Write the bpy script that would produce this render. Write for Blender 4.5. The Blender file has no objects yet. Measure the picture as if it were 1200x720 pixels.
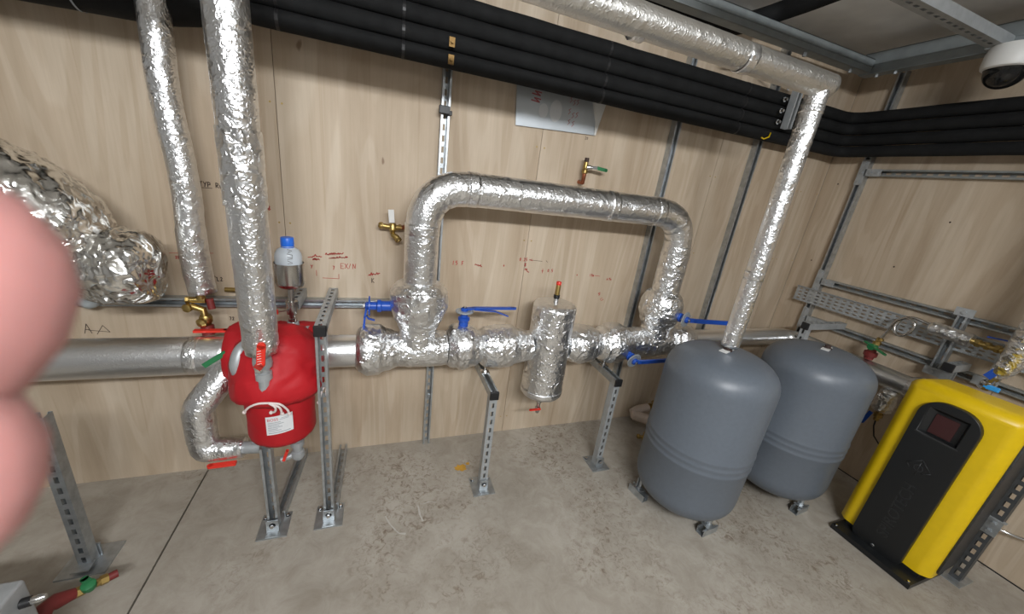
import bpy, bmesh, math, random
from mathutils import Vector, Matrix, noise
random.seed(7)
scene = bpy.context.scene
COL = scene.collection
PI = math.pi
V = Vector

# ------------------------------------------------------------------ camera
CAMPOS = V((0.0, -1.98, 1.63))
cd = bpy.data.cameras.new('camera'); cam = bpy.data.objects.new('camera', cd); COL.objects.link(cam)
cd.sensor_fit = 'HORIZONTAL'; cd.sensor_width = 36.0; cd.lens = 431.245 / 1200 * 36
cd.clip_start = 0.004; cd.clip_end = 60
# rows: world axes in camera coordinates (right, down, forward)
CR = V((0.93969454, -0.31902627, 0.12327369))
CDN = V((0.00667311, -0.34326292, -0.93921565))
CF = V((0.34194975, 0.88339844, -0.32043339))
CAMROT = Matrix(((CR.x, -CDN.x, -CF.x), (CR.y, -CDN.y, -CF.y), (CR.z, -CDN.z, -CF.z)))
cam.matrix_world = Matrix.Translation(CAMPOS) @ CAMROT.to_4x4()
cd.dof.use_dof = True; cd.dof.focus_distance = 2.1; cd.dof.aperture_fstop = 8.5
scene.camera = cam

# ------------------------------------------------------------------ world, light, exposure
w = bpy.data.worlds.new('world'); scene.world = w; w.use_nodes = True
w.node_tree.nodes['Background'].inputs[0].default_value = (0.75, 0.85, 1.0, 1)
w.node_tree.nodes['Background'].inputs[1].default_value = 0.12
scene.view_settings.view_transform = 'Standard'; scene.view_settings.look = 'None'
scene.view_settings.gamma = 1.0; scene.view_settings.use_curve_mapping = False
scene.view_settings.exposure = 0.0

def area(name, loc, target, sx, sy, power, color):
    l = bpy.data.lights.new(name, 'AREA'); l.shape = 'RECTANGLE'; l.size = sx; l.size_y = sy
    l.energy = power; l.color = color
    o = bpy.data.objects.new(name, l); COL.objects.link(o); o.location = loc
    o.rotation_euler = (V(target) - V(loc)).to_track_quat('-Z', 'Y').to_euler()
    return o
BATTENS = [(0.1, -3.3, 2.60), (2.0, -3.6, 2.60)]
area('batten_light', (0.1, -3.3, 2.54), (0.1, -1.4, 0.7), 1.5, 0.14, 89, (0.965, 0.985, 1.0))
area('batten_light', (2.0, -3.6, 2.54), (1.2, -1.6, 0.6), 1.5, 0.14, 10, (0.965, 0.985, 1.0))

# ------------------------------------------------------------------ helpers
def tag(o, label=None, cat=None, group=None, kind=None):
    if label: o['label'] = label
    if cat: o['category'] = cat
    if group: o['group'] = group
    if kind: o['kind'] = kind
    return o
ORIG = {}
def thing(name, loc, label, cat, group=None):
    o = bpy.data.objects.new(name, None); COL.objects.link(o); o.location = loc
    o.empty_display_size = 0.05
    ORIG[o.name] = V(loc)
    return tag(o, label, cat, group)
def obj(name, bm, m, parent=None, smooth=None, label=None):
    """world-space bmesh -> one mesh object; child offset keeps it in place"""
    me = bpy.data.meshes.new(name)
    if smooth is not None:
        for f_ in bm.faces: f_.smooth = True
    bm.to_mesh(me); bm.free()
    if smooth is not None and smooth < 180:
        me.set_sharp_from_angle(angle=math.radians(smooth))
    if m: me.materials.append(m)
    o = bpy.data.objects.new(name, me); COL.objects.link(o)
    if parent is not None:
        o.parent = parent
        o.location = -ORIG.get(parent.name, V((0, 0, 0)))
        ORIG[o.name] = V((0, 0, 0))
    if label: o['label'] = label
    return o
def B(): return bmesh.new()
def box(bm, c, s, M=None):
    r = bmesh.ops.create_cube(bm, size=1.0)
    vs = r['verts']
    for v in vs:
        v.co = V((v.co.x * s[0], v.co.y * s[1], v.co.z * s[2])) + V(c)
        if M is not None: v.co = M @ v.co
    return vs
def bx(bm, x0, x1, y0, y1, z0, z1): return box(bm, ((x0+x1)/2, (y0+y1)/2, (z0+z1)/2), (abs(x1-x0), abs(y1-y0), abs(z1-z0)))
def bevel(bm, w_, seg=2, edges=None):
    bmesh.ops.bevel(bm, geom=edges if edges else bm.edges[:], offset=w_, segments=seg, profile=0.5, affect='EDGES')
def frame(d, up=None):
    d = d.normalized()
    if up is None: up = V((0, 0, 1)) if abs(d.z) < 0.9 else V((0, 1, 0))
    x = up.cross(d).normalized(); y = d.cross(x).normalized()
    return x, y
def smooth_path(pts, rad, step):
    """Catmull-Rom resample of (point, radius)"""
    P = [V(p) for p in pts]; R_ = list(rad)
    out = []; orad = []
    n = len(P)
    for i in range(n-1):
        p0 = P[i-1] if i > 0 else P[0]*2-P[1]; p3 = P[i+2] if i+2 < n else P[-1]*2-P[-2]
        p1, p2 = P[i], P[i+1]
        k = max(1, int((p2-p1).length/step))
        for j in range(k):
            t = j/k
            q = 0.5*((2*p1)+(p2-p0)*t+(2*p0-5*p1+4*p2-p3)*t*t+(-p0+3*p1-3*p2+p3)*t**3)
            out.append(q); s = t*t*(3-2*t); orad.append(R_[i]*(1-s)+R_[i+1]*s)
    out.append(P[-1]); orad.append(R_[-1])
    return out, orad
def corner_path(pts, r_in, seg=5):
    """straight runs with filleted corners"""
    P = [V(p) for p in pts]; out = [P[0]]
    for i in range(1, len(P)-1):
        a = (P[i-1]-P[i]); b = (P[i+1]-P[i])
        l = min(r_in, a.length*0.49, b.length*0.49)
        A = P[i]+a.normalized()*l; Bq = P[i]+b.normalized()*l
        for j in range(seg+1):
            t = j/seg
            out.append(A*(1-t)**2+P[i]*2*t*(1-t)+Bq*t*t)
    out.append(P[-1]); return out
def linear_path(pts, rad, step):
    out = []; orad = []
    for i in range(len(pts)-1):
        a, b = V(pts[i]), V(pts[i+1]); k = max(1, int(round((b-a).length/step)))
        for j in range(k):
            t = j/k; out.append(a.lerp(b, t)); orad.append(rad[i]*(1-t)+rad[i+1]*t)
    out.append(V(pts[-1])); orad.append(rad[-1]); return out, orad
def sweep(bm, path, rad, seg=24, disp=None, caps=True, up=None):
    n = len(path); rings = []
    d = (path[1]-path[0]).normalized(); x, y = frame(d, up)
    for i in range(n):
        if i == 0: t = path[1]-path[0]
        elif i == n-1: t = path[-1]-path[-2]
        else: t = path[i+1]-path[i-1]
        t = t.normalized()
        x = (x-t*x.dot(t)).normalized(); y = t.cross(x)
        r = rad[i] if not isinstance(rad, (int, float)) else rad
        ring = []
        for k in range(seg):
            a = 2*PI*k/seg; nrm = x*math.cos(a)+y*math.sin(a)
            p = path[i]+nrm*r
            if disp: p = p+nrm*disp(p, i, a)
            ring.append(bm.verts.new(p))
        rings.append(ring)
    for i in range(n-1):
        for k in range(seg):
            bm.faces.new((rings[i][k], rings[i][(k+1) % seg], rings[i+1][(k+1) % seg], rings[i+1][k]))
    if caps:
        for ring, fl, c in ((rings[0], True, path[0]), (rings[-1], False, path[-1])):
            cv = bm.verts.new(c)
            for k in range(seg):
                a, b = ring[k], ring[(k+1) % seg]
                bm.faces.new((cv, b, a) if fl else (cv, a, b))
    return rings
def tube(bm, pts, r, seg=12, caps=True):
    pts = [V(p) for p in pts]
    rad = [r]*len(pts) if isinstance(r, (int, float)) else r
    sweep(bm, pts, rad, seg, None, caps)
def lathe(bm, base, axis, prof, seg=24, caps=True):
    """prof: list of (radius, distance along axis)"""
    ax = V(axis).normalized(); b = V(base); x, y = frame(ax)
    rings = []
    for r, h in prof:
        rings.append([bm.verts.new(b+ax*h+(x*math.cos(2*PI*k/seg)+y*math.sin(2*PI*k/seg))*max(r, 1e-5)) for k in range(seg)])
    for i in range(len(rings)-1):
        for k in range(seg):
            bm.faces.new((rings[i][k], rings[i][(k+1) % seg], rings[i+1][(k+1) % seg], rings[i+1][k]))
    if caps:
        bm.faces.new(rings[0][::-1]); bm.faces.new(rings[-1])
def hexnut(bm, base, axis, r, h): lathe(bm, base, axis, [(r, 0), (r, h)], 6)
def rough(amp, freq, fine=0.35, seed=0.0):
    """crumpled-foil displacement: ridged creases"""
    def f(p, i, a):
        q = p*freq+V((seed, seed*1.7, -seed))
        n1 = noise.noise(q); c = 1-abs(noise.noise(q*1.9+V((5, 3, 1))))*2.2
        c2 = 1-abs(noise.noise(q*4.3+V((9, 2, 7))))*2.4
        return amp*(0.55*n1+0.35*c+fine*c2)
    return f
def pipe(name, pts, r, m, parent=None, amp=0.0012, freq=9, step=0.02, seg=40, fillet=0.1, label=None, seed=None, fine=0.35):
    path = corner_path(pts, fillet) if len(pts) > 2 else [V(p) for p in pts]
    path, rad = linear_path(path, [r]*len(path), step)
    bm = B(); sweep(bm, path, rad, seg, rough(amp, freq, fine, seed if seed is not None else random.random()*50))
    return obj(name, bm, m, parent, 180, label)
def wrap(name, pts, rad, m, parent=None, amp=0.009, freq=11, step=0.007, seg=72, label=None, seed=None, fine=0.5):
    path, rr = smooth_path(pts, rad, step)
    bm = B(); sweep(bm, path, rr, seg, rough(amp, freq, fine, seed if seed is not None else random.random()*50))
    return obj(name, bm, m, parent, 40, label)
def band(bm, p, axis, r, w_=0.04, seg=40):
    ax = V(axis).normalized()
    sweep(bm, [V(p)-ax*w_/2, V(p)+ax*w_/2], [r, r], seg, None, False)
def tape(parent, p, axis, r, w_=0.045):
    bm = B(); ax = V(axis).normalized(); path = [V(p)+ax*(t-0.5)*w_ for t in (0, .02, .25, .5, .75, .98, 1)]
    sweep(bm, path, [r-.003, r+.0004, r+.0006, r+.0005, r+.0006, r+.0004, r-.003], 40, rough(.0012, 25, .4, random.random()*9), False)
    return obj('foil_tape', bm, M['foil_tape'], parent, 180)

# ------------------------------------------------------------------ materials
M = {}
def nmat(name):
    m = bpy.data.materials.new(name); m.use_nodes = True; nt = m.node_tree
    return m, nt, nt.nodes['Principled BSDF'], nt.nodes, nt.links
def plain(name, col, rough_=0.5, metal=0.0, bump=0.0, bscale=80, var=0.0, spec=0.5, coat=0):
    m, nt, p, N, L = nmat(name)
    p.inputs['Base Color'].default_value = (*col, 1); p.inputs['Roughness'].default_value = rough_
    p.inputs['Metallic'].default_value = metal; p.inputs['Specular IOR Level'].default_value = spec
    if coat: p.inputs['Coat Weight'].default_value = coat
    if bump or var:
        tc = N.new('ShaderNodeNewGeometry'); nz = N.new('ShaderNodeTexNoise'); nz.inputs['Scale'].default_value = bscale
        nz.inputs['Detail'].default_value = 4; L.new(tc.outputs['Position'], nz.inputs['Vector'])
        if bump:
            b = N.new('ShaderNodeBump'); b.inputs['Strength'].default_value = bump; b.inputs['Distance'].default_value = 0.004
            L.new(nz.outputs['Fac'], b.inputs['Height']); L.new(b.outputs['Normal'], p.inputs['Normal'])
        if var:
            n2 = N.new('ShaderNodeTexNoise'); n2.inputs['Scale'].default_value = bscale*0.25; n2.inputs['Detail'].default_value = 5
            L.new(tc.outputs['Position'], n2.inputs['Vector'])
            mr = N.new('ShaderNodeValToRGB'); e = mr.color_ramp.elements
            e[0].position = .3; e[0].color = (*[c*(1-var) for c in col], 1); e[1].position = .7; e[1].color = (*[min(1, c*(1+var)) for c in col], 1)
            L.new(n2.outputs['Fac'], mr.inputs['Fac']); L.new(mr.outputs['Color'], p.inputs['Base Color'])
    M[name] = m; return m
def foil(name, rough_, b1, s1, b2, s2, col=(.86, .87, .88)):
    """creased foil: ridged noise for sharp folds, a second finer ridge for crinkle"""
    m, nt, p, N, L = nmat(name)
    p.inputs['Metallic'].default_value = 1.0; p.inputs['Base Color'].default_value = (*col, 1); p.inputs['Roughness'].default_value = rough_
    g = N.new('ShaderNodeNewGeometry'); prev = None
    for st, sc, dist, det in ((b1, s1, .020, 4), (b2, s2, .007, 4)):
        a = N.new('ShaderNodeTexNoise'); a.noise_type = 'RIDGED_MULTIFRACTAL'; a.inputs['Scale'].default_value = sc; a.inputs['Detail'].default_value = det
        a.inputs['Distortion'].default_value = .5; L.new(g.outputs['Position'], a.inputs['Vector'])
        B1 = N.new('ShaderNodeBump'); B1.inputs['Strength'].default_value = st; B1.inputs['Distance'].default_value = dist
        L.new(a.outputs['Fac'], B1.inputs['Height'])
        if prev: L.new(prev.outputs['Normal'], B1.inputs['Normal'])
        prev = B1
    L.new(prev.outputs['Normal'], p.inputs['Normal']); M[name] = m; return m
foil('foil_smooth', .33, .06, 9, .16, 110)
foil('foil_pipe', .31, .34, 24, .50, 90)
foil('foil_bypass', .30, .30, 20, .42, 85)
foil('foil_dull', .40, .2, 20, .4, 90, (.70, .69, .66))
foil('foil_crumple', .29, .70, 20, .75, 70)
foil('foil_lump', .20, .9, 11, .9, 34, (.78, .77, .74))
foil('foil_tape', .28, .3, 20, .5, 90)
plain('room_paint', (.50, .50, .50), .85)
plain('ink_faint', (.42, .12, .13), .8)
plain('brass_dark', (.20, .12, .04), .5, .7)
plain('galv', (.47, .50, .52), .42, .85, .12, 120, .18)
plain('galv_dull', (.34, .36, .36), .5, .6, .1, 120, .15)
plain('galv_dark', (.09, .095, .10), .5, .5, .1, 120, .15)
plain('galv_lit', (.40, .42, .43), .45, .35, .05, 90, .12)
plain('beam_paint', (.26, .29, .30), .45, .35, .05, 60, .12)
plain('black_plastic', (.012, .012, .013), .45)
plain('black_lagging', (.010, .0105, .011), .85, 0, .25, 60, .25, .25)
plain('blue_paint', (.012, .075, .42), .35)
plain('blue_plastic', (.02, .16, .75), .35)
plain('light_blue_plastic', (.04, .36, .85), .4)
plain('red_plastic', (.72, .035, .02), .35)
plain('red_vinyl', (.44, .012, .018), .55, 0, .35, 14, .10, .3)
plain('dark_red', (.17, .02, .018), .55)
plain('green_plastic', (.02, .17, .06), .4)
plain('brass', (.46, .33, .12), .38, 1, .1, 90, .15)
plain('copper', (.42, .15, .08), .38, .9, .1, 60, .2)
plain('chrome', (.72, .72, .72), .15, 1)
plain('steel', (.52, .51, .49), .26, 1, .04, 40, .08)
plain('tank_paint', (.118, .138, .165), .40, 0, .03, 220, .04, .5)
plain('yellow_paint', (.74, .50, .004), .36, 0, .02, 120, .03)
plain('black_shell', (.010, .011, .012), .42, 0, .04, 220)
plain('dark_shell', (.028, .029, .030), .5, 0, .2, 120, .3)
plain('screen', (.055, .018, .018), .25)
plain('white_plastic', (.72, .72, .70), .4)
plain('white_card', (.78, .80, .82), .5)
plain('cord_white', (.80, .70, .68), .8)
plain('ink_red', (.45, .02, .02), .7)
plain('ink_dark', (.05, .03, .025), .8)
plain('ink_grey', (.35, .38, .42), .8)
plain('ink_label_red', (.6, .03, .05), .7)
plain('print_light', (.85, .8, .78), .6)
plain('emboss', (.022, .023, .025), .35)
plain('galv_sheet', (.50, .54, .57), .45, .6, .06, 30, .08)
plain('oval_film', (.62, .64, .66), .5, .3)
plain('ceiling_paint', (.78, .78, .77), .8, 0, .1, 14, .14)
plain('stain_orange', (.55, .30, .04), .8, 0, 0, 60, .3)
plain('stain_white', (.50, .48, .44), .9)
plain('cream_lagging', (.62, .52, .45), .6, .25, .3, 25, .1)
plain('frosted', (.45, .5, .52), .35)
plain('caulk', (.10, .085, .06), .9)

def mat_ply():
    m, nt, p, N, L = nmat('plywood')
    g = N.new('ShaderNodeNewGeometry'); oi = N.new('ShaderNodeObjectInfo')
    off = N.new('ShaderNodeVectorMath'); off.operation = 'MULTIPLY_ADD'
    cmb = N.new('ShaderNodeCombineXYZ')
    for k in range(3): L.new(oi.outputs['Random'], cmb.inputs[k])
    off.inputs[1].default_value = (7.3, 5.1, 3.7)
    L.new(cmb.outputs[0], off.inputs[0]); L.new(g.outputs['Position'], off.inputs[2])
    def noi(scale, detail=4, dist=0.0, rough_=.55):
        mp = N.new('ShaderNodeMapping'); mp.inputs['Scale'].default_value = scale
        n = N.new('ShaderNodeTexNoise'); n.inputs['Scale'].default_value = 1; n.inputs['Detail'].default_value = detail
        n.inputs['Distortion'].default_value = dist; n.inputs['Roughness'].default_value = rough_
        L.new(off.outputs[0], mp.inputs['Vector']); L.new(mp.outputs[0], n.inputs['Vector']); return n
    big = noi((3.2, 3.2, .45), 2, .9)
    # cathedral figure: sine of a stretched noise
    s = N.new('ShaderNodeMath'); s.operation = 'MULTIPLY'; s.inputs[1].default_value = 46; L.new(big.outputs['Fac'], s.inputs[0])
    sn = N.new('ShaderNodeMath'); sn.operation = 'SINE'; L.new(s.outputs[0], sn.inputs[0])
    fine = noi((70, 70, 2.2), 6, .2, .65); mid = noi((11, 11, .9), 4, .4); blot = noi((3.4, 3.4, 1.0), 4, .5)
    def mix(a, b, f, mode='MIX'):
        x = N.new('ShaderNodeMix'); x.data_type = 'RGBA'; x.blend_type = mode
        for s_, k in ((a, 6), (b, 7)):
            if isinstance(s_, tuple): x.inputs[k].default_value = (*s_, 1)
            else: L.new(s_, x.inputs[k])
        if isinstance(f, float): x.inputs[0].default_value = f
        else: L.new(f, x.inputs[0])
        return x.outputs[2]
    def ramp(src, stops):
        r = N.new('ShaderNodeValToRGB'); e = r.color_ramp.elements
        e[0].position, e[0].color = stops[0][0], (*stops[0][1], 1); e[1].position, e[1].color = stops[1][0], (*stops[1][1], 1)
        for pz, c in stops[2:]: q = e.new(pz); q.color = (*c, 1)
        L.new(src, r.inputs['Fac']); return r.outputs['Color']
    base = ramp(mid.outputs['Fac'], [(.3, (.53, .435, .325)), (.72, (.66, .56, .44))])
    c = mix(base, ramp(fine.outputs['Fac'], [(.3, (.88, .86, .83)), (.65, (1, 1, 1))]), .6, 'MULTIPLY')
    c = mix(c, ramp(sn.outputs[0], [(.0, (.83, .78, .72)), (.6, (1, 1, 1))]), .45, 'MULTIPLY')
    c = mix(c, ramp(blot.outputs['Fac'], [(.32, (.84, .80, .76)), (.62, (1.0, 1.0, 1.0))]), 1.0, 'MULTIPLY')
    st = noi((26, 26, .8), 4, .8, .6)
    c = mix(c, ramp(st.outputs['Fac'], [(.26, (.82, .76, .69)), (.40, (1, 1, 1))]), .7, 'MULTIPLY')
    # dark mineral flecks / pin knots
    fl = noi((16, 16, 5.5), 2, .0)
    c = mix(c, (.20, .12, .07), ramp(fl.outputs['Fac'], [(.765, (0, 0, 0)), (.80, (.75, .75, .75))]))
    L.new(c, p.inputs['Base Color']); p.inputs['Roughness'].default_value = .62
    b = N.new('ShaderNodeBump'); b.inputs['Strength'].default_value = .12; b.inputs['Distance'].default_value = .002
    L.new(fine.outputs['Fac'], b.inputs['Height']); L.new(b.outputs['Normal'], p.inputs['Normal'])
    M['ply'] = m
mat_ply()
def mat_floor():
    m, nt, p, N, L = nmat('concrete')
    g = N.new('ShaderNodeNewGeometry')
    def noi(s_, d, dist=0, r=.6):
        n = N.new('ShaderNodeTexNoise'); n.inputs['Scale'].default_value = s_; n.inputs['Detail'].default_value = d
        n.inputs['Distortion'].default_value = dist; n.inputs['Roughness'].default_value = r; L.new(g.outputs['Position'], n.inputs['Vector']); return n.outputs['Fac']
    def ramp(src, a, ca, b, cb):
        r = N.new('ShaderNodeValToRGB'); e = r.color_ramp.elements
        e[0].position = a; e[0].color = (*ca, 1); e[1].position = b; e[1].color = (*cb, 1); L.new(src, r.inputs['Fac']); return r.outputs['Color']
    def mix(a, b, f, mode='MIX'):
        x = N.new('ShaderNodeMix'); x.data_type = 'RGBA'; x.blend_type = mode
        L.new(a, x.inputs[6])
        if isinstance(b, tuple): x.inputs[7].default_value = (*b, 1)
        else: L.new(b, x.inputs[7])
        if isinstance(f, float): x.inputs[0].default_value = f
        else: L.new(f, x.inputs[0])
        return x.outputs[2]
    c = ramp(noi(1.6, 8, .5), .3, (.325, .292, .245), .7, (.48, .445, .39))
    c = mix(c, ramp(noi(9, 8, .8, .7), .32, (.74, .71, .67), .6, (1, 1, 1)), .8, 'MULTIPLY')
    patch = ramp(noi(1.3, 3, .3), .46, (0, 0, 0), .60, (1, 1, 1))
    sp = ramp(noi(30, 6, 1.2, .75), .50, (0, 0, 0), .64, (1, 1, 1))
    mm = mix(patch, sp, 1.0, 'MULTIPLY'); mm = mix(mm, (.85, .85, .85), 1.0, 'MULTIPLY')
    c = mix(c, (.17, .125, .085), mm)
    sc = ramp(noi(5, 9, 2.5, .75), .66, (0, 0, 0), .72, (.6, .6, .6)); c = mix(c, (.55, .53, .49), sc)
    L.new(c, p.inputs['Base Color'])
    p.inputs['Roughness'].default_value = .52; p.inputs['Specular IOR Level'].default_value = .35
    b = N.new('ShaderNodeBump'); b.inputs['Strength'].default_value = .25; b.inputs['Distance'].default_value = .004
    L.new(noi(40, 6), b.inputs['Height']); L.new(b.outputs['Normal'], p.inputs['Normal'])
    M['concrete'] = m
mat_floor()
def emis(name, col, s):
    m, nt, p, N, L = nmat(name); p.inputs['Emission Color'].default_value = (*col, 1); p.inputs['Emission Strength'].default_value = s
    M[name] = m
emis('diffuser', (.97, .985, 1), 10)
def mat_dome():
    m, nt, p, N, L = nmat('dome_smoke'); p.inputs['Base Color'].default_value = (.02, .02, .02, 1); p.inputs['Roughness'].default_value = .08
    p.inputs['Transmission Weight'].default_value = .5; M['dome'] = m
mat_dome()
def mat_bottle():
    m, nt, p, N, L = nmat('bottle_plastic'); p.inputs['Base Color'].default_value = (.72, .78, .84, 1); p.inputs['Roughness'].default_value = .35
    p.inputs['Transmission Weight'].default_value = .3; p.inputs['Subsurface Weight'].default_value = .0; M['bottle'] = m
mat_bottle()
def mat_skin():
    m, nt, p, N, L = nmat('skin'); p.inputs['Base Color'].default_value = (.50, .235, .22, 1); p.inputs['Roughness'].default_value = .5
    p.inputs['Subsurface Weight'].default_value = .25; p.inputs['Subsurface Radius'].default_value = (.01, .003, .002); p.inputs['Subsurface Scale'].default_value = .4
    M['skin'] = m
mat_skin()
# ------------------------------------------------------------------ the room
ROOM_L, ROOM_R, ROOM_F, CEIL = -3.2, 3.08, -4.6, 2.70
JOINT = -0.845
def struct(name, loc=(0, 0, 0)):
    o = bpy.data.objects.new(name, None); COL.objects.link(o); o.location = loc; ORIG[o.name] = V(loc); o['kind'] = 'structure'; return o
fl = struct('floor')
bm = B(); bx(bm, JOINT+.011, ROOM_R+.05, ROOM_F, .04, -.16, 0); obj('concrete_slab', bm, M['concrete'], fl)
bm = B(); bx(bm, ROOM_L-.05, JOINT-.011, ROOM_F, .04, -.16, -.028); obj('concrete_slab', bm, M['concrete'], fl)
bm = B(); bx(bm, JOINT-.02, JOINT+.02, ROOM_F, .04, -.165, -.07); obj('joint_filler', bm, M['caulk'], fl)
# spilt marks on the slab
def splat(name, cx, cy, r, m, seed, sx=1.0):
    rng = random.Random(seed); bm = B(); n = 22; vs = []
    for k in range(n):
        a = 2*PI*k/n; rr = r*(.55+.45*rng.random())
        vs.append(bm.verts.new((cx+math.cos(a)*rr*sx, cy+math.sin(a)*rr, .0012)))
    bm.faces.new(vs); return obj(name, bm, M[m], fl)
splat('orange_stain', .467, -.285, .034, 'stain_orange', 3, 1.3)['label'] = 'small orange stain on the concrete'
splat('orange_stain', .512, -.262, .014, 'stain_orange', 5)['label'] = 'tiny orange stain on the concrete'
def smear(pts, r):
    bm = B()
    rng = random.Random(len(pts)+int(pts[0][0]*100))
    for i in range(len(pts)-1):
        a, b = V((*pts[i], .0012)), V((*pts[i+1], .0012))
        s = V((-(b-a).y, (b-a).x, 0)).normalized()*r*(.5+rng.random())
        bm.faces.new([bm.verts.new(q) for q in (a-s*.6, b-s, b+s, a+s*.6)])
    return obj('plaster_smear', bm, M['stain_white'], fl)
smear([(.04, -.53), (.06, -.58), (.085, -.62), (.10, -.64), (.13, -.65)], .004)
smear([(.20, -.50), (.205, -.56), (.215, -.60)], .0035)
smear([(.23, -.495), (.26, -.49), (.29, -.50)], .0025)

wb = struct('wall_back')
bm = B(); bx(bm, ROOM_L-.05, ROOM_R+.06, .012, .08, -.1, CEIL+.1); obj('backing', bm, M['galv_dull'], wb)
xs = [ROOM_L, -1.63, -.41, .81, 2.03, 2.86, ROOM_R]
for a, b in zip(xs[:-1], xs[1:]):
    bm = B(); bx(bm, a+.0012, b-.0012, 0, .012, -.04, 2.62); obj('plywood_panel', bm, M['ply'], wb)
    # screws up both edges of each sheet
    bm = B()
    for z in (.12, .62, 1.32, 1.82, 2.22):
        for xx in (a+.022, b-.022): lathe(bm, (xx, .0005, z), (0, -1, 0), [(.0045, 0), (.004, .0012)], 8)
    obj('screws', bm, M['dark_red'] if False else M['brass'], wb)['kind'] = 'stuff'
wr = struct('wall_right')
bm = B(); bx(bm, ROOM_R+.012, ROOM_R+.08, ROOM_F, .04, -.1, CEIL+.1); obj('backing', bm, M['galv_dull'], wr)
ys = [0.0, -1.22, -2.44, -3.66, ROOM_F]
for a, b in zip(ys[:-1], ys[1:]):
    bm = B(); bx(bm, ROOM_R, ROOM_R+.012, b+.0012, a-.0012, 0.004, 2.62); obj('plywood_panel', bm, M['ply'], wr)
bm = B()
for y, z in ((-.75, 1.72), (-.60, 1.42), (-.10, 1.9), (-.12, 1.35), (-1.3, 1.75), (-1.15, 1.5)): lathe(bm, (ROOM_R-.0003, y, z), (-1, 0, 0), [(.005, 0), (.004, .001)], 8)
obj('screws', bm, M['ink_dark'], wr)['kind'] = 'stuff'
bm = B(); bx(bm, ROOM_R-.004, ROOM_R, ROOM_F, 0, 0, .006); obj('floor_gap', bm, M['black_plastic'], wr)
bm = B(); bx(bm, ROOM_L-.08, ROOM_L, ROOM_F, .04, -.1, CEIL+.1); o = obj('wall_left', bm, M['room_paint']); o['kind'] = 'structure'
bm = B(); bx(bm, ROOM_L-.08, ROOM_R+.08, ROOM_F-.08, ROOM_F, -.1, CEIL+.1); o = obj('wall_front', bm, M['room_paint']); o['kind'] = 'structure'
ce = struct('ceiling')
cx = [ROOM_L, -1.9, -.7, .5, 1.7, ROOM_R+.05]
for a, b in zip(cx[:-1], cx[1:]):
    for y0, y1 in ((ROOM_F, -2.05), (-2.05, .05)):
        bm = B(); bx(bm, a+.001, b-.001, y0+.001, y1-.001, CEIL, CEIL+.03); obj('ceiling_panel', bm, M['ceiling_paint'], ce)

# perimeter steel frame at the ceiling: C-sections, lip facing the room
def csec(name, p0, p1, inward, h=.115, d=.06, parent=None):
    p0, p1, inward = V(p0), V(p1), V(inward); bm = B(); dd = (p1-p0); L_ = dd.length; dd.normalize()
    Mx = Matrix((( dd.x, inward.x, 0, p0.x), (dd.y, inward.y, 0, p0.y), (dd.z, inward.z, 1, p0.z), (0, 0, 0, 1)))
    def b2(y0, y1, z0, z1): box(bm, (L_/2, (y0+y1)/2, (z0+z1)/2), (L_, y1-y0, z1-z0), Mx)
    b2(d-.003, d, .0, h); b2(0, d, 0, .003); b2(0, d, h-.003, h); b2(d, d+.006, h*.42, h*.46); b2(d, d+.004, .0, .008)
    bmesh.ops.recalc_face_normals(bm, faces=bm.faces)
    return obj(name, bm, M['beam_paint'], parent)
tr = struct('trim_1'); csec('frame_beam', (ROOM_L, -.19, 2.497), (2.74, -.19, 2.497), (0, -1, 0), h=.072, parent=tr)
tr2 = struct('trim_2'); csec('frame_beam', (2.80, ROOM_F, 2.492), (2.80, -.19, 2.492), (-1, 0, 0), h=.115, d=.06, parent=tr2)
bm = B()
for y in (-.27, -.36): hexnut(bm, (2.77, y, 2.492), (0, 0, -1), .010, .014)
for x in (2.2, 2.60): hexnut(bm, (x, -.225, 2.497), (0, 0, -1), .010, .02)
obj('beam_bolts', bm, M['galv'], tr2)['kind'] = 'stuff'

def channel(bm, p0, p1, openv, size=.041, depth=None, t=.0025, slots=True, pitch=.05, sw=.0068):
    p0, p1 = V(p0), V(p1); d = (p1-p0); L_ = d.length; d.normalize(); o = V(openv).normalized(); s = d.cross(o).normalized()
    depth = depth or size
    Mx = Matrix(((d.x, s.x, o.x, p0.x), (d.y, s.y, o.y, p0.y), (d.z, s.z, o.z, p0.z), (0, 0, 0, 1)))
    def b2(x0, x1, y0, y1, z0, z1): box(bm, ((x0+x1)/2, (y0+y1)/2, (z0+z1)/2), (x1-x0, y1-y0, z1-z0), Mx)
    h = size/2; g = depth/2
    b2(0, L_, -h, -h+t, -g, g); b2(0, L_, h-t, h, -g, g)
    b2(0, L_, -h+t, -h+.0095, g-t, g); b2(0, L_, h-.0095, h-t, g-t, g)
    b2(0, L_, -h+.007, -h+.0095, g-.009, g-t); b2(0, L_, h-.0095, h-.007, g-.009, g-t)
    if not slots: b2(0, L_, -h+t, h-t, -g, -g+t)
    else:
        w_ = sw
        b2(0, L_, -h+t, -w_, -g, -g+t); b2(0, L_, w_, h-t, -g, -g+t)
        x = 0.0
        while x < L_:
            b2(x, min(L_, x+pitch-.028), -w_, w_, -g, -g+t); x += pitch
    bmesh.ops.recalc_face_normals(bm, faces=bm.faces)
def chan(name, p0, p1, openv, parent, m='galv', **k):
    bm = B(); channel(bm, p0, p1, openv, **k); return obj(name, bm, M[m], parent)
def bolt(bm, p, ax, r=.009, h=.010): hexnut(bm, p, ax, r, h); lathe(bm, V(p)-V(ax).normalized()*.0025, ax, [(r*1.45, 0), (r*1.45, .0025)], 14)
def bolts(t, items, m='galv'):
    for it in items:
        bm = B(); bolt(bm, *it); obj('bolt', bm, M[m], t)
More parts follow.
